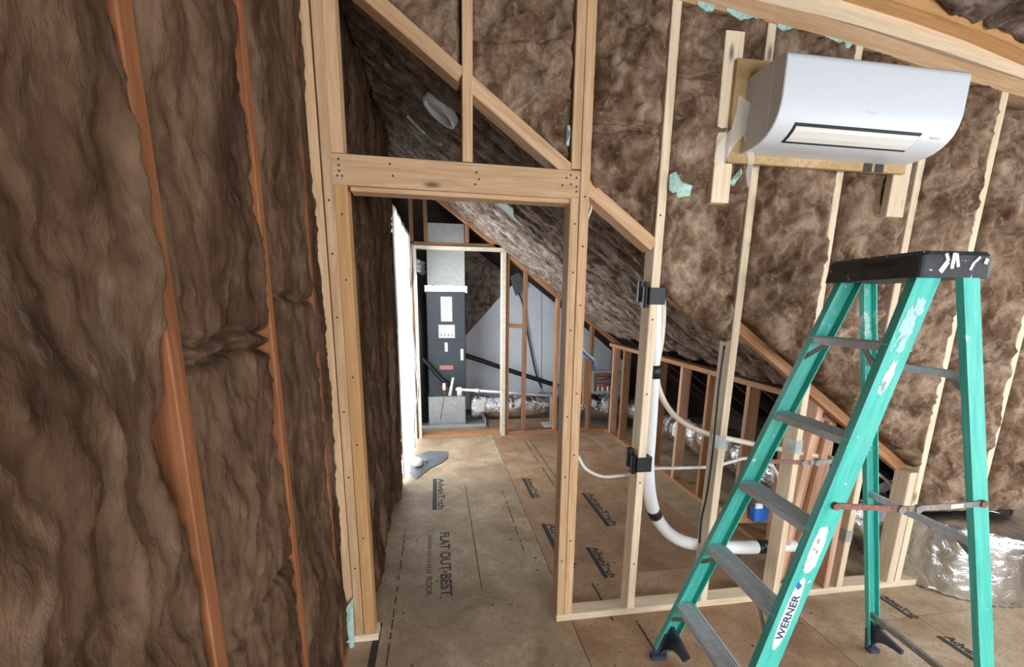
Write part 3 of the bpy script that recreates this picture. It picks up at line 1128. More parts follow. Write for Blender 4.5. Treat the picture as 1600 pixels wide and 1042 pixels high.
face_panel('data_sticker', 0.045, 1.405, 0.192, 1.722, STICK)
wl_ = face_panel('warning_sticker', 0.01, 1.19, 0.222, 1.362, STICK)
for i in range(4):
    x = 0.045 + i * 0.047
    MB().poly([V((x - 0.016, AY - 0.0045, 1.215)), V((x + 0.016, AY - 0.0045, 1.215)), V((x, AY - 0.0045, 1.25))], (0, -1, 0), 0.001).build('warning_triangle', YELL, wl_)
face_panel('torn_sticker', 0.085, 1.01, 0.125, 1.13, STICK)
face_panel('red_sticker', 0.012, 0.77, 0.19, 0.826, STICKR)
face_panel('door_handle', 0.293, 0.895, 0.332, 1.045, WHITE, t=0.02)
MB().box((-0.135, AY - 0.003, 1.158), (0.36, AY + 0.001, 1.164)).build('panel_seam', BLACK, ah)
# dark duct jacket to its left, foil collar on top
dj = MB().tube([(-0.245, AY + 0.2, 0.0), (-0.245, AY + 0.2, 1.2), (-0.245, AY + 0.2, 2.02)], 0.085, 16).build('duct_jacket', TAPE, None, smooth=True)
tag(dj, 'black jacketed duct standing between the white sheeting and the air handler', 'duct')
cp = []
for i in range(8):
    cp.append((-0.245 + 0.012 * (i % 2), AY + 0.2, 2.02 + 0.025 * i))
MB().tube(cp, 0.09, 16, rr=[0.09 + 0.012 * (i % 2) for i in range(8)]).build('foil_collar', FOILD, dj, smooth=True)
pan = MB()
pan.box((-0.24, AY - 0.16, 0.0), (0.62, AY - 0.145, 0.045))
pan.box((-0.24, AY - 0.16, 0.0), (0.62, AY + 0.5, 0.006))
pan.box((0.605, AY - 0.16, 0.0), (0.62, AY + 0.5, 0.1))
o = pan.build('drain_pan', GALV)
tag(o, 'shallow galvanised drain pan under the air handler', 'pan')
# condensate piping
py = AY - 0.27
cd_ = empty('condensate_pipe', (0.9, py, 0))
tag(cd_, 'white PVC drain pipe running right from the air handler', 'pipe')
A = onY(712, 608, py)
B = onY(860, 618, py)
MB().tube([A, A.lerp(B, 0.5), B, B + V((0.012, 0, -0.012)), V((B.x + 0.014, py, 0.05))], 0.017, 10).build('pipe_run', PVC, cd_, smooth=True)
m_ = A.lerp(B, 0.22)
MB().tube([m_ - V((0.03, 0, 0)), m_ + V((0.03, 0, 0))], 0.026, 10).build('coupling', PVC, cd_, smooth=True)
MB().box((B.x - 0.1, py - 0.1, 0.02), (B.x + 0.05, py + 0.1, 0.05), 0.004).build('pump_base', PVC, cd_)
p0 = onY(703, 618, py)
p1 = onY(708, 590, py)
MB().tube([p0, p0.lerp(p1, 0.6), p1], 0.016, 10, rr=[0.024, 0.018, 0.016]).build('vent_riser', PVC, cd_, smooth=True)
q = onY(718, 612, py)
MB().tube([q - V((0, 0, 0.05)), q + V((0, 0, 0.06))], 0.034, 12).build('cleanout_tee', PVC, cd_, smooth=True)
q = onY(694, 606, py)
fs_ = MB().tube([q - V((0, 0, 0.03)), q + V((0, 0, 0.06))], 0.022, 12).build('float_switch', PVC, None, smooth=True)
tag(fs_, 'small white float switch with a red collar on the drain line', 'switch')
MB().tube([q - V((0.045, 0, -0.01)), q + V((0.045, 0, 0.01))], 0.012, 8).build('red_collar', REDP, fs_, smooth=True)
MB().tube([q - V((0, 0, 0.03)), q - V((0, 0, 0.09)), onY(691, 640, py + 0.1), onY(688, 655, py + 0.15)], 0.009, 8, rr=[0.008, 0.006, 0.005, 0.005]).build('copper_lead', COPPER, fs_, smooth=True)
o = MB().tube(smooth_path([onY(x, y, 6.6) for x, y in ((726, 555), (760, 566), (800, 580), (872, 603))], 5), 0.035, 10).build('refrigerant_line', TAPE, None, smooth=True)
tag(o, 'black insulated line slanting across the white foam boards', 'pipe')
o = MB().tube(smooth_path([onY(x, y, AY - 0.05) for x, y in ((660, 560), (672, 572), (690, 592), (703, 602))], 5), 0.03, 10).build('refrigerant_line', TAPE, None, smooth=True)
tag(o, 'black insulated line crossing the lower front of the air handler', 'pipe')
o = MB().tube(smooth_path([onY(x, y, 6.85) for x, y in ((808, 450), (818, 480), (826, 530), (838, 585), (846, 606))], 5), 0.012, 8).build('drop_cable', CABLE, None, smooth=True)
tag(o, 'black cable dropping down the white foam boards from the eaves', 'cable')
b = MB().poly([onY(x, y, 6.8) for x, y in ((797, 432), (812, 425), (822, 448), (806, 462))], (0, 1, 0), 0.04)
tag(b.build('vent_baffle', TARP), 'grey vent baffle tucked under the eaves above the foam boards', 'vent')


def crumple_tube(pts, r, seg=20, amp=0.18, freq=7, seed=0, rings=None, flat=1.0):
    path = smooth_path(pts, rings or 12)
    b = MB().tube(path, r, seg, caps=True)
    n = len(path)
    for i in range(n):
        for k in range(seg):
            p = b.v[i * seg + k]
            c = path[i]
            s = 1 + amp * noise.noise(p * freq + V((seed, 0, 0))) + 0.5 * amp * noise.noise(p * freq * 3 + V((0, seed, 0)))
            b.v[i * seg + k] = c + (p - c) * s
    return b


o = crumple_tube([(0.45, 6.38, 0.2), (0.9, 6.36, 0.19), (1.3, 6.38, 0.2), (1.72, 6.45, 0.2)], 0.17, seed=2).build('foil_duct', FOILD, None, smooth=True)
tag(o, 'crinkled foil duct on the floor right of the air handler', 'duct', 'foil ducts')
MB().poly([onY(x, y, 6.15) for x, y in ((742, 628), (758, 622), (756, 642), (746, 644))], (0, -1, 0), 0.003).build('duct_tag', STICK, o)
o = crumple_tube([(1.75, 6.05, 0.24), (2.05, 6.0, 0.26), (2.3, 5.95, 0.24), (2.7, 5.7, 0.24)], 0.17, seed=5).build('foil_duct', FOILD, None, smooth=True)
tag(o, 'crinkled foil duct below the manifold box at the hall\'s far corner', 'duct', 'foil ducts')
o = crumple_tube([(2.5, 4.7, 0.36), (2.46, 4.1, 0.4), (2.48, 3.6, 0.42), (2.52, 3.0, 0.40), (2.6, 2.5, 0.34), (2.75, 2.25, 0.3)], 0.16, seed=9, rings=16).build('foil_duct', FOILD, None, smooth=True)
tag(o, 'long foil duct running behind the knee wall studs', 'duct', 'foil ducts')

# manifold in the far corner
mb = empty('plumbing_manifold', (2.08, FP, 0.54))
tag(mb, 'grey plumbing manifold box fixed between studs at the hall\'s far right', 'manifold')
fr_ = MB()
fr_.box((1.91, FP - 0.05, 0.54), (2.27, FP - 0.04, 0.83))
fr_.build('back_plate', GSTEEL, mb)
f2 = MB()
for lo, hi in (((1.91, 0.54), (1.935, 0.83)), ((2.245, 0.54), (2.27, 0.83)), ((1.935, 0.54), (2.245, 0.565)), ((1.935, 0.805), (2.245, 0.83))):
    f2.box((lo[0], FP - 0.11, lo[1]), (hi[0], FP - 0.05, hi[1]))
f2.build('box_rim', GALV, mb)
for z in (0.64, 0.73):
    MB().tube([(1.97, FP - 0.085, z), (2.2, FP - 0.085, z)], 0.018, 10).build('copper_header', COPPER, mb, smooth=True)
for x in (2.0, 2.06, 2.13, 2.18):
    MB().tube([(x, FP - 0.085, 0.52), (x, FP - 0.085, 0.64)], 0.011, 8).build('branch_pipe', PEX, mb, smooth=True)
for z in (0.60, 0.76):
    MB().box((2.255, FP - 0.12, z), (2.30, FP - 0.06, z + 0.05), 0.004).build('mounting_clip', PVC, mb)
for i, (a, m2) in enumerate((((905, 535), PEX), ((905, 545), BLUE))):
    o = MB().tube(smooth_path([onY(a[0], a[1], FP - 0.1), onY(917, 552 + 4 * i, FP - 0.1), onY(928, 562 + 3 * i, FP - 0.1), onY(935, 580, FP - 0.1)], 5), 0.012, 8).build('supply_tube', m2, None, smooth=True)
    tag(o, ('white supply tube rising from the manifold box', 'blue supply tube rising from the manifold box')[i], 'tube')
o = lumber('wood_block', None, (1.86, FP - 0.06, 0.385), (1.855, FP - 0.06, 0.975), 0.10, 0.05, (0, 1, 0), OLD)
tag(o, 'upright orange wood block left of the manifold box', 'wood block')

# ------------------------------------------------------------------ recessed ceiling light and scraps on the sloped ceiling
cy = 3.0
r = ray(686, 176)
best = None
for k in range(400):
    p = CAM + r * (1.8 + k * 0.01)
    if p.y > DB + 0.1 and p.z > zroof(p.x, p.y) - 0.065:
        best = p
        break
nrm = V((-0.705, 0, -1)).normalized()
dl = empty('ceiling_light', best)
tag(dl, 'white recessed ceiling light set in the dark sloped ceiling', 'ceiling light')
t1 = nrm.orthogonal().normalized()
b = MB()
seg = 28
t2 = nrm.cross(t1)
rows = ((0.098, -0.03), (0.098, 0.006), (0.088, 0.010), (0.072, 0.006), (0.069, -0.05))
for rad, h in rows:
    for k in range(seg):
        a = 2 * math.pi * k / seg
        b.v.append(best + (t1 * math.cos(a) + t2 * math.sin(a)) * rad + nrm * h)
b.f = [(i * seg + k, i * seg + (k + 1) % seg, (i + 1) * seg + (k + 1) % seg, (i + 1) * seg + k) for i in range(len(rows) - 1) for k in range(seg)]
b.build('trim_ring', WHITE, dl, smooth=True)
b = MB().tube([best + nrm * -0.04, best + nrm * -0.012] , 0.058, 24)
b.build('lamp_lens', PLEN, dl)


def on_roof(px, py, off=0.05):
    r = ray(px, py)
    for k in range(700):
        p = CAM + r * (1.8 + k * 0.01)
        if p.y > DB + 0.05 and p.z > zroof(p.x, p.y) - off:
            return p
    return p


b = MB().poly([on_roof(x, y) for x, y in ((773, 312), (786, 311), (803, 324), (804, 336), (823, 355), (806, 342))], nrm, 0.012)
tag(b.build('vent_chute', plain('grey_green_plastic', srgb(150, 158, 146), 0.5)), 'pale grey plastic vent chute poking through the sloped ceiling batts', 'vent')
o = MB().tube(smooth_path([on_roof(x, y, 0.06) for x, y in ((636, 180), (650, 195), (668, 212), (690, 226))], 4), 0.012, 8).build('conduit_strip', GALV, None, smooth=True)
tag(o, 'dull metal conduit below the recessed light on the sloped ceiling', 'conduit')

# ------------------------------------------------------------------ refrigerant lines, cables
LY = DB + 0.06
ls = empty('line_set', (1.2, D + 0.05, 0.3))
tag(ls, 'white foam-covered refrigerant pipe taped to the stud and turning along the wall', 'pipe')
p = [onY(1027, 452, D + 0.03), onY(1027, 500, D + 0.04), onY(1023, 600, D + 0.05), onY(1018, 680, D + 0.06), onY(1013, 730, D + 0.075), onY(1017, 782, D + 0.09), onY(1030, 815, LY), onY(1052, 838, LY), onY(1082, 850, LY), onY(1120, 854, LY), onY(1165, 855, LY), onY(1215, 853, LY), onY(1265, 850, LY), onY(1322, 845, LY)]
rr_ = [0.016, 0.02, 0.021, 0.023, 0.03, 0.034, 0.034, 0.034, 0.034, 0.036, 0.038, 0.038, 0.036, 0.032]
sp_ = smooth_path(p, 6)
rads = []
for i in range(len(sp_)):
    t = i / 6
    k = min(int(t), len(rr_) - 2)
    rads.append(rr_[k] + (rr_[k + 1] - rr_[k]) * (t - k))
MB().tube(sp_, 0.03, 14, rr=rads).build('foam_sleeve', PIPEW, ls, smooth=True)
for i in (32, 49, 62):
    MB().tube(sp_[i:i + 3], 0.03, 14, rr=[x * 1.05 for x in rads[i:i + 3]]).build('tape_band', TAPE, ls, smooth=True)
p2 = [onY(1031, 455, D + 0.065), onY(1036, 480, D + 0.075), onY(1033, 530, D + 0.085), onY(1026, 575, D + 0.08), onY(1030, 610, D + 0.1), onY(1050, 645, LY), onY(1080, 667, LY), onY(1110, 679, LY), onY(1165, 691, LY), onY(1230, 704, LY), onY(1300, 716, LY)]
o = MB().tube(smooth_path(p2, 6), 0.015, 10).build('drain_hose', CREAM, None, smooth=True)
tag(o, 'cream drain hose curving from the taped stud through the next stud', 'hose')


def tape_wrap(zc, h, label):
    """band of black tape round the stud with a puckered lump on its left side"""
    x0, x1 = 0.955, 1.002
    b = MB()
    b.box((x0 - 0.004, D - 0.006, zc - h / 2), (x1 + 0.03, D + 0.0935, zc + h / 2), 0.004)
    b.box((x0 - 0.018, D + 0.012, zc - h * 0.7), (x0 + 0.002, D + 0.055, zc + h * 0.55), 0.006)
    b.box((x0 - 0.028, D + 0.05, zc - h * 0.35), (x0 + 0.002, D + 0.08, zc + h * 0.9), 0.006)
    o = b.build('tape_wrap', TAPE)
    tag(o, label, 'tape', 'black tape wraps on the stud')
    return o


tape_wrap(1.655, 0.075, 'upper black tape wrap on the stud carrying the white pipe')
tape_wrap(0.845, 0.075, 'lower black tape wrap on the stud carrying the white pipe')
o = MB().tube([onY(1024, 570, D + 0.05), onY(1023, 590, D + 0.055)], 0.03, 12).build('tape_band', TAPE, ls, smooth=True)
o = MB().tube(smooth_path([onY(x, y, LY + 0.02) for x, y in ((903, 712), (915, 732), (940, 744), (968, 743), (990, 740), (1020, 732), (1065, 731), (1110, 729), (1140, 722), (1165, 716), (1195, 721), (1215, 742), (1219, 775), (1208, 798))], 5), 0.0095, 8).build('white_cable', PEX, None, smooth=True)
tag(o, 'white cable sagging from the door frame across the open studs', 'cable')
o = MB().tube(smooth_path([onY(x, y, D + 0.01) for x, y in ((1132, 540), (1124, 600), (1119, 650), (1112, 720), (1104, 775), (1096, 812), (1093, 848))], 5), 0.0055, 8).build('black_cable', CABLE, None, smooth=True)
tag(o, 'black cable running down the left side of the stud behind the ladder', 'cable')
for i, lab in enumerate(('leftmost of the three thin white cables at the top of the door frame', 'middle one of the three thin white cables at the top of the door frame', 'rightmost of the three thin white cables at the top of the door frame')):
    o = MB().tube(smooth_path([onY(917 + 3 * i, 312, DB - 0.03), onY(914 + 5 * i, 325, DB - 0.02), onY(909 + 4 * i, 345, DB - 0.01), onY(903 + 3 * i, 372, DB)], 5), 0.005, 6).build('white_cable', PEX, None, smooth=True)
    tag(o, lab, 'cable', 'three thin cables at the top of the door frame')
o = MB().tube(smooth_path([onY(x, y, LY + 0.05) for x, y in ((1255, 716), (1300, 722), (1345, 728), (1375, 742), (1400, 765), (1420, 790))], 5), 0.010, 8).build('white_cable', PEX, None, smooth=True)
tag(o, 'white cable curving down under the orange rafter right of the ladder', 'cable')
o = MB().tube(smooth_path([onY(x, y, DB + 0.25) for x, y in ((1368, 775), (1380, 762), (1398, 756), (1416, 760), (1424, 775))], 5), 0.028, 10).build('pipe_elbow', PIPEW, None, smooth=True)
tag(o, 'bit of white pipe elbow in the dark gap under the orange rafter', 'pipe')
# nail plates on the studs where lines pass
for x, z, lab in ((1.402, 0.945, 'steel nail plate on the stud where the cream hose passes'), (1.846, 0.90, 'steel nail plate on the next stud right, where the cream hose passes'), (2.255, 0.36, 'steel nail plate low on a stud right of the white pipe')):
    b = MB().box((x - 0.02, D - 0.003, z - 0.035), (x + 0.02, D + 0.0005, z + 0.035), 0.0)
    b.box((x - 0.022, D - 0.002, z - 0.035), (x - 0.0195, D + 0.05, z + 0.035))
    tag(b.build('nail_plate', GALV), lab, 'nail plate', 'nail plates on studs')
jb = empty('junction_box', (1.9, DB + 0.14, 0.36))
tag(jb, 'blue plastic electrical box seen through the ladder just above the white pipe', 'junction box')
MB().box((1.80, DB + 0.10, 0.385), (1.90, DB + 0.15, 0.47), 0.006).build('box_body', BLUE, jb)
MB().box((1.80, DB + 0.094, 0.47), (1.845, DB + 0.11, 0.50), 0.003).build('white_tab', PVC, jb)
lumber('mounting_board', jb, (1.62, DB + 0.19, 0.40), (2.0, DB + 0.19, 0.38), 0.1, 0.04, (0, 1, 0), OLD)

# teal scraps of poly sheeting stuck in the wall
for pts, y, lab in ((((1047, 272), (1056, 268), (1062, 282), (1082, 290), (1078, 305), (1060, 309), (1046, 296)), D - 0.02, 'crumpled teal scrap of sheeting right of the third stud'),
                    (((1139, 285), (1158, 262), (1160, 270), (1146, 290)), D - 0.03, 'teal sliver of sheeting beside the left nailer under the wall unit'),
                    (((886, 196), (891, 196), (889, 228), (884, 226)), D + 0.0, 'teal sliver against the right king stud above the header'),
                    (((540, 950), (551, 935), (553, 1010), (541, 1030), (535, 990)), D - 0.03, 'pale teal scrap at the foot of the left door framing')):
    b = MB()
    ol = [onY(px, py, y) for px, py in pts]
    c = sum(ol, V()) / len(ol) + V((0.004, -0.02, 0))
    n = len(ol)
    b.add(ol + [c] + [q + V((0, 0.012, 0)) for q in ol], [(i, (i + 1) % n, n) for i in range(n)] + [(i, (i + 1) % n, n + 1 + (i + 1) % n, n + 1 + i) for i in range(n)] + [tuple(n + 1 + i for i in range(n - 1, -1, -1))])
    tag(b.build('poly_scrap', TEAL), lab, 'scrap', 'teal sheeting scraps')
for px in ((1078, 1), (1145, 14), (1240, 44), (1300, 56)):
    pass
b = None
for (xa, ya, xb, yb), lab in zip(((1090, 4, 1118, 10), (1135, 14, 1185, 31), (1215, 39, 1245, 47), (1290, 58, 1332, 70)), ('first teal strip under the top plate from the left', 'wide teal strip under the top plate left of the wall unit', 'third teal strip under the top plate', 'dark teal strip under the top plate just above the wall unit')):
    b = MB()
    p, q = onY(xa, ya, D - 0.006), onY(xb, yb, D - 0.006)
    b.poly([p + V((0, 0, 0.006)), q + V((0, 0, 0.006)), q.lerp(p, 0.1) - V((0, 0, 0.016)), q.lerp(p, 0.5) - V((0, 0, 0.022)), q.lerp(p, 0.8) - V((0, 0, 0.014)), p - V((0, 0, 0.004))], (0, 1, 0), 0.012)
    tag(b.build('poly_strip', TEAL), lab, 'strip', 'teal strips along the top plate')

# ------------------------------------------------------------------ wall-mounted air conditioner with its backing
bk = MB().box((1.232, D - 0.060, 2.212), (2.125, D - 0.040, 2.60), 0.002).build('backing_board', PLY)
tag(bk, 'plywood backing board behind the white wall unit', 'board')
bl = MB()
for px, z0, z1 in ((0, 2.212, 2.25), (0.06, 2.212, 2.25)):
    x = 1.90 + px
    bl.box((x, D - 0.0612, z0), (x + 0.045, D - 0.0598, z1))
bl.build('stamped_print', INKD, bk)
o = lumber('nailer_board', None, (1.232, D - 0.019, 2.055), (1.226, D - 0.019, 2.705), 0.038, 0.086, (1, 0, 0), PALE)
tag(o, 'tall upright pine nailer left of the white wall unit', 'board', 'upright nailers behind the wall unit')
o = lumber('nailer_board', None, (2.135, D - 0.019, 2.033), (2.135, D - 0.019, 2.45), 0.038, 0.092, (1, 0, 0), PALE)
tag(o, 'pine nailer showing below the right end of the wall unit', 'board', 'upright nailers behind the wall unit')

ac = empty('air_conditioner', (1.70, D - 0.06, 2.25))
tag(ac, 'white wall-mounted split air conditioner at the upper right', 'air conditioner')
prof = [(0.0, 0.285), (-0.17, 0.287), (-0.205, 0.284), (-0.216, 0.274), (-0.219, 0.26), (-0.219, 0.14), (-0.216, 0.11), (-0.209, 0.083), (-0.197, 0.059), (-0.180, 0.039), (-0.158, 0.023), (-0.13, 0.010), (-0.10, 0.003), (-0.065, 0.0), (0.0, 0.0)]
AX0, AX1, AYB, AZ = 1.288, 2.108, D - 0.061, 2.245


def extr(pr, x0, x1, mat, name, parent, smooth=False):
    b = MB()
    n = len(pr)
    vs = [V((x0, AYB + y, AZ + z)) for y, z in pr] + [V((x1, AYB + y, AZ + z)) for y, z in pr]
    fs = [(i, (i + 1) % n, n + (i + 1) % n, n + i) for i in range(n)] + [tuple(range(n)), tuple(range(2 * n - 1, n - 1, -1))]
    o = b.add(vs, fs).build(name, mat, parent)
    if smooth:
        me = o.data
        for p in me.polygons:
            p.use_smooth = len(p.vertices) == 4
        me.set_sharp_from_angle(angle=math.radians(40))
    return o


body = extr(prof, AX0 + 0.004, AX1 - 0.004, WHITE, 'body', ac, True)
sc_ = lambda k: [(y * k, (z - 0.14) * (0.994 if y > -0.16 else 0.992) + 0.14) for y, z in prof]
side = [p for p in prof if p[0] > -0.175]
extr([(0.0, 0.2835), (-0.150, 0.2845), (-0.152, 0.022), (-0.128, 0.0125), (-0.10, 0.005), (-0.065, 0.0015), (0, 0.0015)], AX0, AX0 + 0.006, WHITE2, 'side_panel', ac)
extr([(-0.153, 0.2845), (-0.204, 0.281), (-0.214, 0.272), (-0.2165, 0.26), (-0.2165, 0.14), (-0.2135, 0.11), (-0.207, 0.084), (-0.195, 0.061), (-0.178, 0.041), (-0.155, 0.024)], AX0 + 0.001, AX0 + 0.006, WHITE2, 'front_cheek', ac)
extr([(0.0, 0.2835), (-0.150, 0.2845), (-0.152, 0.022), (-0.128, 0.0125), (-0.10, 0.005), (-0.065, 0.0015), (0, 0.0015)], AX1 - 0.006, AX1, WHITE2, 'side_panel', ac)


def on_prof(t0, t1, off):
    """strip of the lower curve between two indices, offset outwards"""
    pts = prof[t0:t1 + 1]
    out = []
    for i, (y, z) in enumerate(pts):
        a = prof[t0 + i - 1]
        c = prof[t0 + i + 1]
        ty, tz = c[0] - a[0], c[1] - a[1]
        L = math.hypot(ty, tz)
        out.append((y + off * tz / L, z - off * ty / L))
    return out


def strip(x0, x1, y0i, y1i, o0, o1, mat, name, parent):
    a = on_prof(y0i, y1i, o1)
    c = on_prof(y0i, y1i, o0)
    return extr(a + c[::-1], x0, x1, mat, name, parent)


LX0, LX1 = AX0 + 0.085, AX1 - 0.155
strip(LX0, LX1, 8, 11, -0.006, 0.0012, BLACK, 'outlet_shade', ac)  # black strip stands in for the shade inside the outlet recess
a = on_prof(8, 11, 0.0035)
c = on_prof(8, 11, -0.004)
cut = lambda s: [(s[0][0] * 0.55 + s[1][0] * 0.45, s[0][1] * 0.55 + s[1][1] * 0.45), s[1], s[2], (s[2][0] * 0.35 + s[3][0] * 0.65, s[2][1] * 0.35 + s[3][1] * 0.65)]
extr(cut(a) + cut(c)[::-1], LX0 + 0.012, LX1 - 0.004, LOUV, 'louver', ac)
mw = Matrix.Translation(V((1.655, AYB - 0.2145, AZ + 0.103))) @ Matrix.Rotation(math.radians(103), 4, 'X')
lettering('Pioneer', None, 0, 0.017, plain('faint_grey_print', srgb(186, 190, 194), 0.4), ac, 0.06, 'lettering', mw)
MB().box((AX1 - 0.105, AYB - 0.1905, AZ + 0.045), (AX1 - 0.06, AYB - 0.186, AZ + 0.05)).build('status_light', PLEN, ac)
# clear film hanging off the left side
b = MB()
fp = [[(1152, 150), (1170, 165)], [(1147, 180), (1168, 190)], [(1138, 205), (1163, 205)], [(1122, 222), (1160, 212)], [(1114, 240), (1142, 232)], [(1112, 256), (1130, 258)]]
vs = []
for i, row in enumerate(fp):
    a, c = onY(*row[0], D - 0.075), onY(*row[1], D - 0.075)
    for k in range(6):
        q = a.lerp(c, k / 5)
        vs.append(q + V((0, -0.012 + 0.012 * noise.noise(q * 30), 0)))
b.add(vs, [(i * 6 + k, i * 6 + k + 1, i * 6 + 7 + k, i * 6 + 6 + k) for i in range(5) for k in range(5)])
tag(b.build('film_strip', FILM, None, smooth=True), 'torn clear film hanging at the left side of the wall unit', 'film', 'loose clear film by the wall unit')
b = MB()
fp = [[(1160, 212), (1176, 235)], [(1164, 232), (1176, 250)], [(1166, 252), (1174, 262)], [(1163, 272), (1169, 275)], [(1165, 292), (1168, 296)]]
vs = []
for i, row in enumerate(fp):
    a, c = onY(*row[0], D - 0.08), onY(*row[1], D - 0.08)
    for k in range(4):
        q = a.lerp(c, k / 3)
        vs.append(q + V((0, -0.01 + 0.012 * noise.noise(q * 30), 0)))
b.add(vs, [(i * 4 + k, i * 4 + k + 1, i * 4 + 5 + k, i * 4 + 4 + k) for i in range(4) for k in range(3)])
tag(b.build('film_strip', FILM, None, smooth=True), 'thin tail of clear film dangling below the wall unit\'s left corner', 'film', 'loose clear film by the wall unit')

# ------------------------------------------------------------------ foil drum (insulated duct boot) at the lower right
b = MB()
cx, cyy, R0 = 3.20, 2.16, 0.455
seg, nz = 120, 26
for j in range(nz + 1):
    t = j / nz
    z = 0.45 * t
    for k in range(seg):
        a = 2 * math.pi * k / seg
        d = V((math.cos(a), math.sin(a), 0))
        r = R0 * (1 - 0.05 * t)
        crimp = 0.012 * (abs(math.sin(a * 30 + 3 * noise.noise(V((a * 3, t, 0))))) if (t > 0.86 or t < 0.08) else 0)
        r += 0.016 * noise.noise(V((d.x * 5, d.y * 5, t * 0.5))) + 0.003 * noise.noise(V((d.x * 20, d.y * 20, t * 1.2))) - crimp
        zz = z - (0.03 * (t - 0.86) / 0.14 if t > 0.86 else 0) - 0.10 * t * (d.x * 0.5 + 0.5) * 0.9
        b.v.append(V((cx, cyy, 0)) + d * r + V((0, 0, max(zz, 0.001))))
for ring, rz in ((0.93, 0.012), (0.6, 0.03), (0.2, 0.035)):
    for k in range(seg):
        a = 2 * math.pi * k / seg
        d = V((math.cos(a), math.sin(a), 0))
        b.v.append(V((cx, cyy, 0)) + d * R0 * 0.95 * ring + V((0, 0, 0.42 + rz - 0.09 * (d.x * ring * 0.5 + 0.5) + 0.008 * noise.noise(d * 5 + V((ring * 9, 0, 0))))))
rows_n = nz + 4
b.f = [(j * seg + k, j * seg + (k + 1) % seg, (j + 1) * seg + (k + 1) % seg, (j + 1) * seg + k) for j in range(rows_n - 1) for k in range(seg)]
b.f.append(tuple((rows_n - 1) * seg + k for k in range(seg)))
b.f.append(tuple(range(seg - 1, -1, -1)))
o = b.build('foil_duct_boot', FOIL, None, smooth=True)
tag(o, 'big round foil-wrapped duct boot standing on the floor at the lower right', 'duct')

# ------------------------------------------------------------------ stepladder
LA = -0.086
LC = V((1.547, 1.356, 0))
U = V((math.cos(LA), math.sin(LA), 0))
W = V((math.sin(LA), -math.cos(LA), 0))
HC = 1.716


def L(u, v, z):
    return LC + U * u + W * v + V((0, 0, z))


lad = empty('stepladder', LC)
tag(lad, 'paint-spattered green fibreglass stepladder with a black top cap', 'ladder')
UF, UR, WF_, WR_, WT, UT = 0.583, 0.466, 0.571, 0.525, 0.315, 0.045


def rail_ends(front, s):
    if front:
        return L(-UF, s * WF_ / 2, 0.02), L(-UT, s * WT / 2, HC + 0.01)
    return L(UR, s * WR_ / 2, 0.02), L(UT, s * WR_ / 2 * 0.72, HC + 0.01)


def channel(name, a, b_, s, wd, fl, th, mat):
    """C-channel, web on the outside (s = side), flanges turned inwards"""
    z = (b_ - a).normalized()
    y = (W * s)
    y = (y - z * y.dot(z)).normalized()      # outwards
    x = y.cross(z)                             # across the rail
    h = wd / 2
    sec = [(-h, 0), (h, 0), (h, -fl), (h - th, -fl), (h - th, -th), (-h + th, -th), (-h + th, -fl), (-h, -fl)]
    m = MB()
    n = 8
    Ln = (b_ - a).length
    mw = Matrix(((x.x, y.x, z.x, a.x), (x.y, y.y, z.y, a.y), (x.z, y.z, z.z, a.z), (0, 0, 0, 1)))
    vs = [V((p, q, 0)) for p, q in sec] + [V((p, q, Ln)) for p, q in sec]
    fs = [(i, (i + 1) % n, n + (i + 1) % n, n + i) for i in range(n)]
    fs += [(0, 1, 4, 5), (1, 2, 3, 4), (0, 5, 6, 7), (8, 13, 12, 9), (9, 12, 11, 10), (8, 15, 14, 13)]
    me = bpy.data.meshes.new(name)
    me.from_pydata([tuple(q) for q in vs], [], fs)
    bm = bmesh.new()
    bm.from_mesh(me)
    bmesh.ops.recalc_face_normals(bm, faces=bm.faces)
    bm.to_mesh(me)
    bm.free()
    me.materials.append(mat)
    o = bpy.data.objects.new(name, me)
    C.objects.link(o)
    put(o, mw, lad)
    return o, mw, Ln


rails = {}
for s in (-1, 1):
    for fnt in (True, False):
        a, b_ = rail_ends(fnt, s)
        a0 = a + (b_ - a).normalized() * 0.03
        rails[(fnt, s)] = channel('front_rail' if fnt else 'rear_rail', a0, b_, s, 0.078 if fnt else 0.052, 0.030 if fnt else 0.024, 0.004, GREEN)


def rail_pt(fnt, s, z, inset=0.0):
    a, b_ = rail_ends(fnt, s)
    t = (z - a.z) / (b_.z - a.z)
    return a.lerp(b_, t) - W * s * inset


# steps: ribbed treads with front and back lips
for i in range(5):
    z = 0.305 * (i + 1) * 0.985
    pa, pb = rail_pt(True, -1, z, 0.006), rail_pt(True, 1, z, 0.006)
    pa.z = pb.z = z
    b = MB()
    b.bar(pa - V((0, 0, 0.004)), pb - V((0, 0, 0.004)), 0.006, 0.082, U, 0.0)
    for du in (-0.041, 0.041):
        b.bar(pa + U * du - V((0, 0, 0.014)), pb + U * du - V((0, 0, 0.014)), 0.024, 0.003, U)
    for k in range(7):
        du = -0.033 + 0.011 * k
        b.bar(pa + U * du, pb + U * du, 0.003, 0.004, U)
    st_ = b.build('step', ALU, lad)
    if i in (0, 1, 4):
        for s, pe in ((-1, pa), (1, pb)):
            q = pe - W * s * 0.10
            lo_ = rail_pt(True, s, z - 0.09, 0.008)
            MB().bar(q - V((0, 0, 0.012)) + U * -0.034, lo_ + U * -0.034, 0.018, 0.004, U).build('step_brace', GSTEEL, st_)
# top cap: moulded tray with a rounded rim
b = MB()
cz0, cz1 = 1.700, 1.776


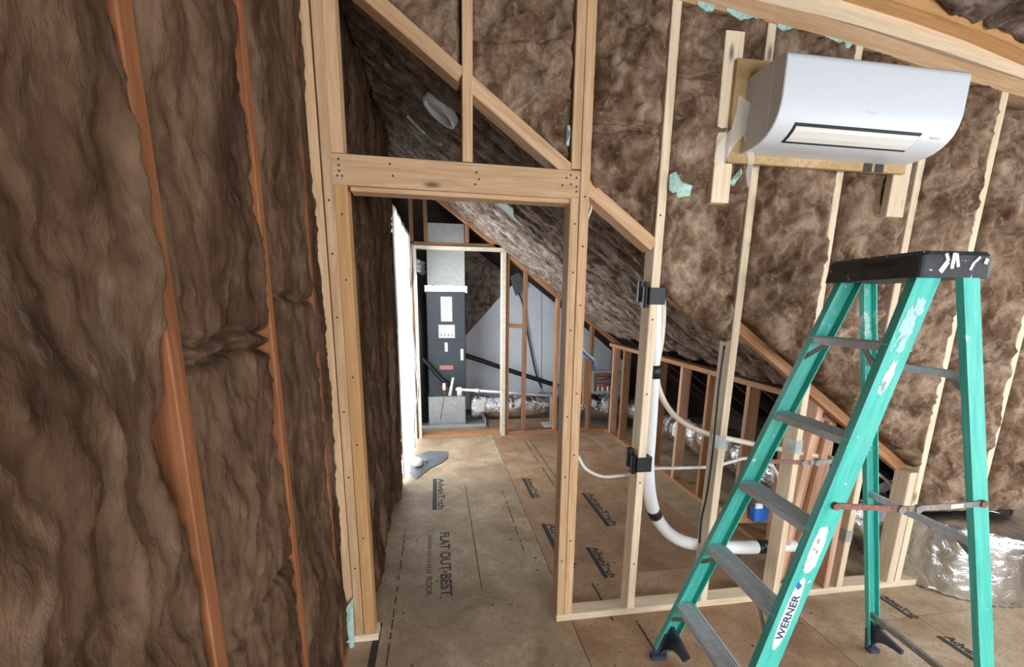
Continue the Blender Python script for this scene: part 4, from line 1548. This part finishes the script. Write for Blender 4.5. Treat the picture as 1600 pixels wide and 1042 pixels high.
def cap_ring(du, dv, z, c):
    pts = []
    for su, sv in ((-1, -1), (1, -1), (1, 1), (-1, 1)):
        corner = (su * (du - c), sv * (dv - c))
        a0 = math.atan2(sv, su) - math.pi / 4
        for k in range(5):
            a = a0 + (math.pi / 2) * k / 4
            pts.append(L(corner[0] + c * math.cos(a), corner[1] + c * math.sin(a), z))
    return pts


rings = [cap_ring(0.118, 0.192, cz0, 0.018), cap_ring(0.114, 0.187, cz1 - 0.012, 0.018), cap_ring(0.107, 0.18, cz1, 0.018), cap_ring(0.094, 0.167, cz1, 0.014), cap_ring(0.09, 0.163, cz1 - 0.012, 0.012)]
n = len(rings[0])
vs = [p for r in rings for p in r]
fs = [(j * n + i, j * n + (i + 1) % n, (j + 1) * n + (i + 1) % n, (j + 1) * n + i) for j in range(len(rings) - 1) for i in range(n)]
fs += [tuple(range(n - 1, -1, -1)), tuple((len(rings) - 1) * n + i for i in range(n))]
b.add(vs, fs)
cap = b.build('top_cap', CAPM, lad)
MB().bar(L(-0.1165, -0.02, 1.748), L(-0.1165, 0.10, 1.748), 0.012, 0.003, U).build('tool_slot', BLACK, cap)
# paint smears on the cap end
for i, (u0, z0, u1, z1, wd) in enumerate(((-0.055, 1.715, -0.035, 1.745, 0.016), (-0.035, 1.745, -0.045, 1.768, 0.01), (-0.02, 1.725, -0.018, 1.77, 0.012), (0.0, 1.73, -0.012, 1.768, 0.01), (0.04, 1.722, 0.05, 1.745, 0.009), (0.05, 1.745, 0.066, 1.76, 0.008), (0.085, 1.74, 0.09, 1.756, 0.012))):
    MB().bar(L(u0, 0.1905, z0), L(u1, 0.189, z1), wd, 0.002, W).build('paint_smear', STICK, cap)
# spreaders, folded joint in the middle
for s in (1, -1):
    a, b_ = rail_pt(True, s, 0.985), rail_pt(False, s, 0.985)
    m_ = a.lerp(b_, 0.5) + V((0, 0, -0.014))
    off = W * s * 0.006
    sp2 = MB().bar(a + off, m_ + off, 0.019, 0.004, W).build('spreader', RUST, lad)
    MB().bar(m_ + off, b_ + off, 0.019, 0.004, W).build('spreader_arm', GSTEEL, sp2)
    for q, m2 in ((a, RUST), (b_, RUST), (m_ - U * 0.03, GSTEEL), (m_ + U * 0.03, GSTEEL)):
        MB().tube([q, q + W * s * 0.014], 0.013, 10).build('rivet', m2, sp2)
    MB().bar(b_.lerp(m_, 0.28) + off * 1.4, b_.lerp(m_, 0.45) + off * 1.4, 0.014, 0.003, W).build('sticker', STICK, sp2)
# rear cross bars
for z in (1.40, 0.825, 0.20):
    a, b_ = rail_pt(False, -1, z, 0.004), rail_pt(False, 1, z, 0.004)
    rb = MB().bar(a, b_, 0.026, 0.020, U, 0.002).build('rear_brace', ALU if z > 0.3 else GSTEEL, lad)
    for s, pe in ((-1, a), (1, b_)):
        MB().bar(pe - W * s * 0.09, rail_pt(False, s, z - 0.07, 0.006), 0.02, 0.004, U).build('gusset', GSTEEL, rb)
# feet
for s in (-1, 1):
    for fnt in (True, False):
        a, b_ = rail_ends(fnt, s)
        zdir = (b_ - a).normalized()
        sg = 1 if fnt else -1
        hw = 0.036 if fnt else 0.024
        b = MB()
        ctr = L(-UF if fnt else UR, s * (WF_ if fnt else WR_) / 2, 0)
        top = ctr + zdir * 0.13
        # boot outline in the plane of the web, with an arched inner corner
        y = W * -s
        o1 = [ctr - U * (hw + 0.004), ctr + U * (hw - 0.006)]
        o2 = [top - U * (hw - 0.001), top + U * (hw - 0.001)]
        b.poly([o1[0], o1[1], o2[1], o2[0]], y, 0.010)
        b.poly([o1[0], o1[1], o1[1] + V((0, 0, 0.02)), o1[0] + V((0, 0, 0.02))], y, 0.034)
        # inner brace: a web reaching inwards under the first step, arched below
        out = []
        for k in range(9):
            a_ = math.pi / 2 * k / 8
            out.append(ctr + y * (0.016 + 0.15 * (1 - math.cos(a_))) + V((0, 0, 0.012 + 0.105 * math.sin(a_))))
        tilt = zdir * (0.16 / zdir.z) - V((0, 0, 0.16))
        pts = [ctr + V((0, 0, 0.165)) + tilt + y * 0.004, ctr + V((0, 0, 0.012)) + y * 0.004] + [q + tilt * ((q.z - ctr.z) / 0.16) for q in out] + [ctr + V((0, 0, 0.145)) + tilt + y * 0.175]
        b.poly([q - U * 0.007 for q in pts], U, 0.014)
        b.build('foot', FOOTM, lad)
# stickers on the near front rail
fo, fmw, fl_ = rails[(True, 1)]


def rail_local(x, zc, y=0.0012):
    return fmw @ V((x, y, zc))


def zlen(z):
    a, b_ = rail_ends(True, 1)
    return (z - a.z) / (b_.z - a.z) * (b_ - a).length - 0.03


def rail_patch(name, outline, mat, y0=0.0002, th=0.0008, parent=None):
    b = MB()
    vs = [fmw @ V((x, y0, z)) for x, z in outline] + [fmw @ V((x, y0 + th, z)) for x, z in outline]
    n = len(outline)
    b.add(vs, [(i, (i + 1) % n, n + (i + 1) % n, n + i) for i in range(n)] + [tuple(range(n)), tuple(range(2 * n - 1, n - 1, -1))])
    return b.build(name, mat, parent or fo)


zc = zlen(0.612)
oval = []
for k in range(28):
    a = 2 * math.pi * k / 28
    j = 1 + 0.08 * noise.noise(V((math.cos(a) * 3, math.sin(a) * 3, 1)))
    oval.append((0.020 * math.cos(a) * j + 0.002, zc + 0.135 * math.copysign(abs(math.sin(a)) ** 0.8, math.sin(a)) * j))
lab = rail_patch('maker_label', oval, STICK)
xdir = V((fmw[0][0], fmw[1][0], fmw[2][0]))
ydir = V((fmw[0][1], fmw[1][1], fmw[2][1]))
zdir = V((fmw[0][2], fmw[1][2], fmw[2][2]))
# text x axis runs up the rail, letters' tops towards the climbing side
sx = xdir if xdir.dot(U) < 0 else -xdir
tn = zdir.cross(sx)
org = fmw @ V((0, 0.0018, zc - 0.095)) - sx * 0.012
mw = Matrix(((zdir.x, sx.x, tn.x, org.x), (zdir.y, sx.y, tn.y, org.y), (zdir.z, sx.z, tn.z, org.z), (0, 0, 0, 1)))
lettering('WERNER', None, 0, 0.036, NAVY, lab, 0.165, 'lettering', mw, 0.0006)
rail_patch('label_mark', [(0.004, zc + 0.088), (0.016, zc + 0.095), (0.012, zc + 0.115), (-0.004, zc + 0.105)], BLUE, 0.001, 0.0008, lab)
zc = zlen(0.835)
rag = []
for k in range(30):
    a = 2 * math.pi * k / 30
    j = 1 + 0.16 * noise.noise(V((math.cos(a) * 4, math.sin(a) * 4, 6)))
    rag.append((0.021 * math.copysign(abs(math.cos(a)) ** 0.6, math.cos(a)) * j, zc + 0.082 * math.copysign(abs(math.sin(a)) ** 0.6, math.sin(a)) * j))
lab2 = rail_patch('torn_label', rag, STICK)
for x, z, w_, h_ in ((0.004, 0.03, 0.006, 0.018), (-0.006, -0.005, 0.006, 0.012), (0.006, 0.0, 0.004, 0.012), (-0.002, -0.045, 0.02, 0.003), (-0.002, -0.052, 0.016, 0.003)):
    rail_patch('label_mark', [(x - w_ / 2, zc + z - h_ / 2), (x + w_ / 2, zc + z - h_ / 2 + 0.002), (x + w_ / 2, zc + z + h_ / 2), (x - w_ / 2, zc + z + h_ / 2 - 0.003)], GSTEEL, 0.001, 0.0008, lab2)
zc = zlen(1.40)
rag = []
for k in range(24):
    a = 2 * math.pi * k / 24
    j = 1 + 0.5 * noise.noise(V((math.cos(a) * 3, math.sin(a) * 3, 9)))
    rag.append((0.014 * math.cos(a) * j, zc + 0.05 * math.sin(a) * j))
rail_patch('paint_smear', rag, STICK)
for zz, wx, hz, sd in ((1.615, 0.018, 0.03, 3), (1.555, 0.022, 0.05, 5), (1.50, 0.012, 0.03, 7), (1.36, 0.010, 0.03, 11)):
    zc = zlen(zz)
    rag = []
    for k in range(26):
        a = 2 * math.pi * k / 26
        j = 1 + 0.75 * noise.noise(V((math.cos(a) * 3.5, math.sin(a) * 3.5, sd * 2.3)))
        rag.append((max(-0.036, min(0.036, wx * math.cos(a) * j + (sd % 3 - 1) * 0.006)), zc + hz * math.sin(a) * j))
    rail_patch('paint_smear', rag, SMEAR)
